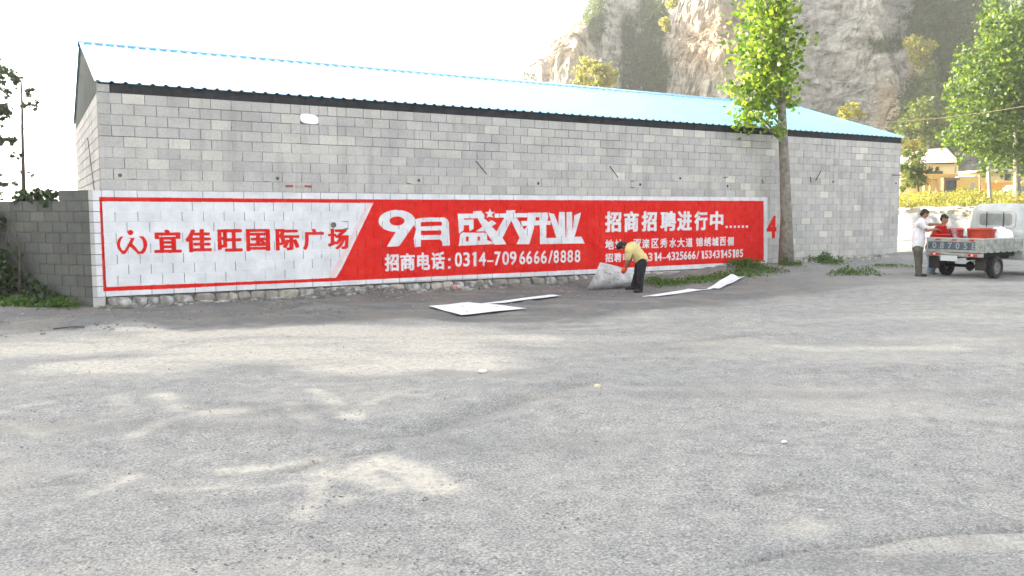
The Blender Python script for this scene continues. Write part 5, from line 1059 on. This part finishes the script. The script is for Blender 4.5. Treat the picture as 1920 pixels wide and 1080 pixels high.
# the two men at the tailgate
def tl(x, y, z): p = Mt @ Vector((x, y, z)); return p
def pj(org, dep0):
    return lambda px_, py_, dd=0: Dp(px_, py_, dep0+dd)-org
d1 = (tl(0, .95, 0)-CX).dot(fwv)-.15; F1 = Dp(1722, 521, d1); F1.z = TZ-.01; w1 = pj(F1, d1)
s_ = 522-521
J1 = dict(pelvis=w1(1721, 462), chest=w1(1724, 424), neck=w1(1729, 410), head=w1(1734, 401), face=tuple(rv*.9+Vector((0, 0, -.45))),
          shL=w1(1728, 416, .19), shR=w1(1726, 418, -.20), elL=w1(1744, 421, .22), elR=w1(1738, 432, -.24), wrL=w1(1760, 420, .18), wrR=w1(1755, 430, -.15), haL=w1(1766, 422, .17), haR=w1(1762, 431, -.13),
          hipL=w1(1721, 470, .10), hipR=w1(1721, 470, -.10), knL=w1(1722, 494, .10), knR=w1(1723, 494, -.09), anL=w1(1722, 513, .16), anR=w1(1722, 515, -.10), toeL=w1(1732, 517, .14), toeR=w1(1734, 519.5, -.12))
person('person', 'man in a white shirt and olive trousers reaching over the tailgate of the pickup', F1, J1, dict(skin=M['skin'], hair=M['hair'], shirt=M['white_shirt'], legs=M['olive_cloth'], shoe=M['shoe'], sleeve=.55))
d2 = d1+.45; F2 = Dp(1748, 518, d2); F2.z = TZ-.01; w2_ = pj(F2, d2)
J2 = dict(pelvis=w2_(1746, 464), chest=w2_(1762, 432), neck=w2_(1768, 421), head=w2_(1771, 411), face=tuple(rv*.6-Vector((fwv.x, fwv.y, 0))*.5+Vector((0, 0, -.5))),
          shL=w2_(1768, 428, .17), shR=w2_(1762, 428, -.18), elL=w2_(1782, 444, .15), elR=w2_(1768, 445, -.22), wrL=w2_(1778, 440, -.02), wrR=w2_(1772, 442, -.30), haL=w2_(1776, 441, -.08), haR=w2_(1770, 443, -.34),
          hipL=w2_(1747, 470, .10), hipR=w2_(1745, 470, -.10), knL=w2_(1752, 492, .12), knR=w2_(1747, 493, -.10), anL=w2_(1747, 512, .18), anR=w2_(1742, 513, -.08), toeL=w2_(1758, 515, .14), toeR=w2_(1752, 517.5, -.12))
person('person', 'man in red shirt and blue jeans leaning over the truck bed', F2, J2, dict(skin=M['skin'], hair=M['hair'], shirt=M['red_cloth'], legs=M['jeans'], shoe=M['navy'], sleeve=.6))
hb_ = Dp(1764, 441, d1); t = empty('bucket', hb_, label='bright orange red bucket held up by the man in the white shirt', cat='bucket')
MB().lathe([(.001, 0), (.095, 0), (.13, .22), (.142, .225), (.142, .24), (.124, .24), (.088, .012), (.001, .012)], 22).build('shell', M['red2'], t)
MB().tube([(.13*math.cos(a), 0, .23+.10*math.sin(a)) for a in np.linspace(0, math.pi, 12)], .004, 6).build('handle', M['rim'], t)
# ------------------------------------------------------------------ ochre house, gate, far car, poles, cable
HD = 92
hb0 = ground_at(1770, HD); hz = hb0.z-.2
def hp(px_, py_, dd=0): q = Dp(px_, py_, HD+dd); return q
hs_ = empty('ochre_house', hb0, label='two storey ochre house with a pale pink roof beyond the weeds', cat='house')
tn = Vector((fwv.x, fwv.y, 0)).normalized(); Ry = Matrix.Rotation(-YAW, 4, 'Z')
def hbox(name, x0, x1, yt, yb, d0, d1_, mt, parent, **k):
    """box whose front face spans photo columns x0..x1, rows yt..yb at depth HD+d0"""
    a = hp(x0, yb, d0); b = hp(x1, yt, d0); W_ = (x1-x0)*(HD+d0)/F; H_ = (yb-yt)*(HD+d0)/F; c = (a+b)/2+tn*(d1_-d0)/2
    m_ = MB(); m_.box((0, 0, 0), (W_, d1_-d0, H_)); org_ = parent.matrix_world.translation if False else Vector(parent_loc[parent.name])
    return m_.build(name, mt, parent, M=Matrix.Translation(c-org_) @ Ry, **k)
parent_loc = {hs_.name: tuple(hb0)}
hbox('wall', 1688, 1796, 306, 372, 3, 12, M['cream'], hs_); w_a = hbox('eave_trim', 1686, 1798, 304, 307, 2.6, 12.2, M['brown'], hs_); hbox('floor_band', 1686, 1797, 326, 330, 2.7, 3, M['ochre'], hs_); hbox('window', 1742, 1768, 321, 326, 2.85, 3.0, M['gate'], hs_)
m_ = MB(); a, b = hp(1684, 307, 2.2)-hb0, hp(1800, 304, 2.2)-hb0; c_, d_ = hp(1728, 280, 7)-hb0, hp(1774, 277, 7)-hb0; e_, f_ = a+tn*10, b+tn*10
m_.add([a, b, d_, c_, e_, f_], [(0, 1, 2, 3), (1, 5, 2), (5, 4, 3, 2), (4, 0, 3), (0, 4, 5, 1)]); m_.build('roof', M['house_roof'], hs_)
hbox('window', 1790.5, 1793, 312, 324, 2.85, 3.0, M['cement'], hs_)
# porch columns at left
for x_ in (1733, 1745, 1757): hbox('porch_post', x_, x_+2.2, 336, 372, 1.6, 2.0, M['ochre'], hs_)
hbox('porch_roof', 1700, 1768, 331, 335.5, 1.4, 3.0, M['ochre'], hs_)
yw = empty('courtyard_wall', hb0+Vector((0, 0, .01)), label='ochre courtyard wall right of the grey gate with one small window', cat='wall'); parent_loc[yw.name] = tuple(hb0+Vector((0, 0, .01)))
hbox('wall', 1799, 1846, 333, 374, -.4, .2, M['ochre'], yw); hbox('coping', 1798, 1847, 331, 333, -.5, .3, M['cement'], yw); wn = hbox('window', 1820.5, 1827.5, 343, 355, -.5, -.38, M['cement'], yw); hbox('plinth', 1799, 1846, 371, 378, -.5, -.38, M['cement'], yw)
gt = empty('courtyard_gate', hb0+Vector((0, 0, .02)), label='dark grey double steel gate in a brown surround in the ochre wall', cat='gate'); parent_loc[gt.name] = tuple(hb0+Vector((0, 0, .02)))
hbox('gate_leaf', 1773.5, 1783.6, 338, 370.5, -.3, -.2, M['gate'], gt); hbox('gate_leaf', 1784.2, 1794.5, 338, 370.5, -.3, -.2, M['gate'], gt); hbox('lintel', 1769.5, 1799, 333, 338, -.5, .2, M['brown'], gt); hbox('gate_post', 1769.5, 1773.2, 338, 372, -.5, .2, M['brown'], gt); hbox('gate_post', 1795, 1799, 338, 372, -.5, .2, M['ochre'], gt); hbox('step', 1772, 1796, 371, 378, -1.2, -.2, M['cement'], gt)
for x_ in (1778.5, 1789.3): 
    hbox('panel_rib', x_, x_+.7, 339, 370, -.34, -.3, M['cement'] if False else M['chassis'], gt)
hbox('cross_rail', 1774, 1794, 353, 354, -.35, -.3, M['chassis'], gt)
ow = empty('orange_house', hb0+Vector((0, 0, .03)), label='low white house with an orange lower wall partly hidden behind the large poplar', cat='house'); parent_loc[ow.name] = tuple(hb0+Vector((0, 0, .03)))
hbox('wall', 1858, 1990, 322, 342, 6, 14, M['cream'], ow); hbox('lower_wall', 1858, 1990, 342, 374, 5.6, 14, M['orange'], ow); hbox('roof', 1855, 1995, 317, 322, 5.2, 15, M['house_roof'], ow); hbox('window', 1885, 1895, 326, 338, 5.9, 6, M['gate'], ow)
# white car parked far off
cp = Dp(1905, 374, 84); cp.z = gzf(cp.x, cp.y)+.02; car = empty('parked_car', cp, label='white van parked in front of the orange wall at the far right', cat='van'); cz = 1.0
Mc = Ry
m_ = MB(); L_ = 3.9; m_.prism([(-1.95, .35), (1.95, .35), (1.95, 1.0), (1.8, 1.62), (-.6, 1.66), (-1.15, 1.12), (-1.9, .95)], 1, -.8, .8); m_.build('body', M['truck_white'], car, bevel=.05, M=Mc)
m_ = MB(); m_.prism([(-1.05, 1.1), (-.55, 1.56), (-.05, 1.56), (-.05, 1.1)], 1, -.83, -.79); m_.prism([(.05, 1.1), (.05, 1.56), (.9, 1.56), (.95, 1.1)], 1, -.83, -.79); m_.build('side_window', M['glass'], car, M=Mc)
MB().prism([(-1.16, 1.13), (-.63, 1.62), (-.66, 1.64), (-1.2, 1.15)], 1, -.68, .68).build('windscreen', M['glass'], car, M=Mc)
for x_ in (-1.25, 1.2): 
    for y_ in (-.78, .78): MB().lathe([(.001, -.09), (.18, -.09), (.30, -.08), (.32, 0), (.30, .08), (.18, .09), (.001, .09)], 16, Matrix.Translation((x_, y_, .32)) @ Matrix.Rotation(R(90), 4, 'X')).build('wheel', M['rubber'], car, M=Mc)
MB().box((-1.92, -.5, .72), (.06, .3, .16)).build('headlight', M['plate'], car, M=Mc)
def pole(name, label, xb, yb, xt, yt, dep, r0, mt):
    a, b = Dp(xb, yb, dep), Dp(xt, yt, dep); a.z = gzf(a.x, a.y)-.1; o = empty(name, a, label=label, cat='pole'); MB().tube([(0, 0, 0), b-a], [r0, r0*.7], 10).build('shaft', mt, o); return o, b
po, ptop = pole('utility_pole', 'pale concrete pole leaning slightly beside the large poplar', 1858, 385, 1851, 281, 62, .15, M['pole']); 
MB().box(ptop-po.location, (.5, .06, .06)).build('crossarm', M['brown'], po)
pole('thin_post', 'slim reddish post in front of the ochre wall', 1838, 382, 1836.5, 320, 70, .07, mat('reddish_post', (.32, .17, .10), .8))
def cable(label, a, b, sag, r_):
    pts = [a.lerp(b, k/24)+Vector((0, 0, -sag*4*(k/24)*(1-k/24))) for k in range(25)]; o = MB().tube([p-a for p in pts], r_, 5).build('power_cable', M['wire'], None, label=label, cat='cable'); o.location = a
cable('pale overhead cable sagging across the right side in front of the trees', Dp(1560, 232, 46), Dp(2040, 176, 40), .35, .017)
cable('thin lower cable running to the right from the concrete pole', ptop+Vector((0, 0, .0)), Dp(2080, 262, 55), .3, .015)
po2, _ = pole('utility_pole', 'concrete pole standing behind the warehouse and carrying the pale cable', 1560, 470, 1560, 228, 46, .12, M['pole']); po3, _ = pole('utility_pole', 'pole beyond the right edge that carries the cables', 2045, 480, 2040, 170, 40, .14, M['pole'])
# ------------------------------------------------------------------ small things on the lot
p = Gp(1120, 729, -.215); o = link('pebble', rock_mesh('pebble', .075, .065, .055, 5, .9), mat('cream_pebble', (.62, .55, .38), .8), label='cream rounded pebble alone on the gravel right of centre', cat='stone'); o.location = (p.x, p.y, gzf(p.x, p.y)+.025)
p = Gp(905, 695, -.215); o = link('pebble', rock_mesh('pebble', .11, .09, .045, 6, .9), M['paper'], label='flat white scrap of stone at the edge of the sandy band', cat='stone'); o.location = (p.x, p.y, gzf(p.x, p.y)+.02)
p = Gp(1470, 827, -.215); o = link('pebble', rock_mesh('pebble', .05, .04, .02, 9, .9), M['paper'], label='tiny white scrap on open gravel in the right foreground', cat='stone'); o.location = (p.x, p.y, gzf(p.x, p.y)+.01)
p = Gp(822, 545, -.2); o = link('brick_scrap', rock_mesh('brick_scrap', .22, .16, .12, 12, .6), mat('painted_scrap', (.45, .10, .07), .9, noise=1, nscale=18, col2=(.5, .48, .46), thr=(.45, .55)), label='broken block scrap daubed with red paint under the sign', cat='rubble'); p = Wp(852, 526, -.15); o.location = (p.x, -.2, gzf(p.x, -.2)+.05)
p = Gp(100, 616, -.2); MB().tube([(0, 0, 0), (.25, -.05, .02), (.42, -.14, .015)], .012, 6).build('twig', M['bark_dark'], None, label='dry twig on the dirt at the left below the low wall', cat='twig').location = (p.x, p.y, gzf(p.x, p.y)+.015)
# ------------------------------------------------------------------ haze
hz_ = bpy.data.materials.new('haze'); hz_.use_nodes = True; t = hz_.node_tree; t.nodes.clear()
pv = t.nodes.new('ShaderNodeVolumePrincipled'); pv.inputs['Density'].default_value = .0008; pv.inputs['Color'].default_value = (.98, .98, .97, 1); pv.inputs['Anisotropy'].default_value = .72
om = t.nodes.new('ShaderNodeOutputMaterial'); t.links.new(pv.outputs[0], om.inputs['Volume'])
MB().box((80, 90, 42), (900, 900, 130)).build('haze', hz_, None, kind='stuff')
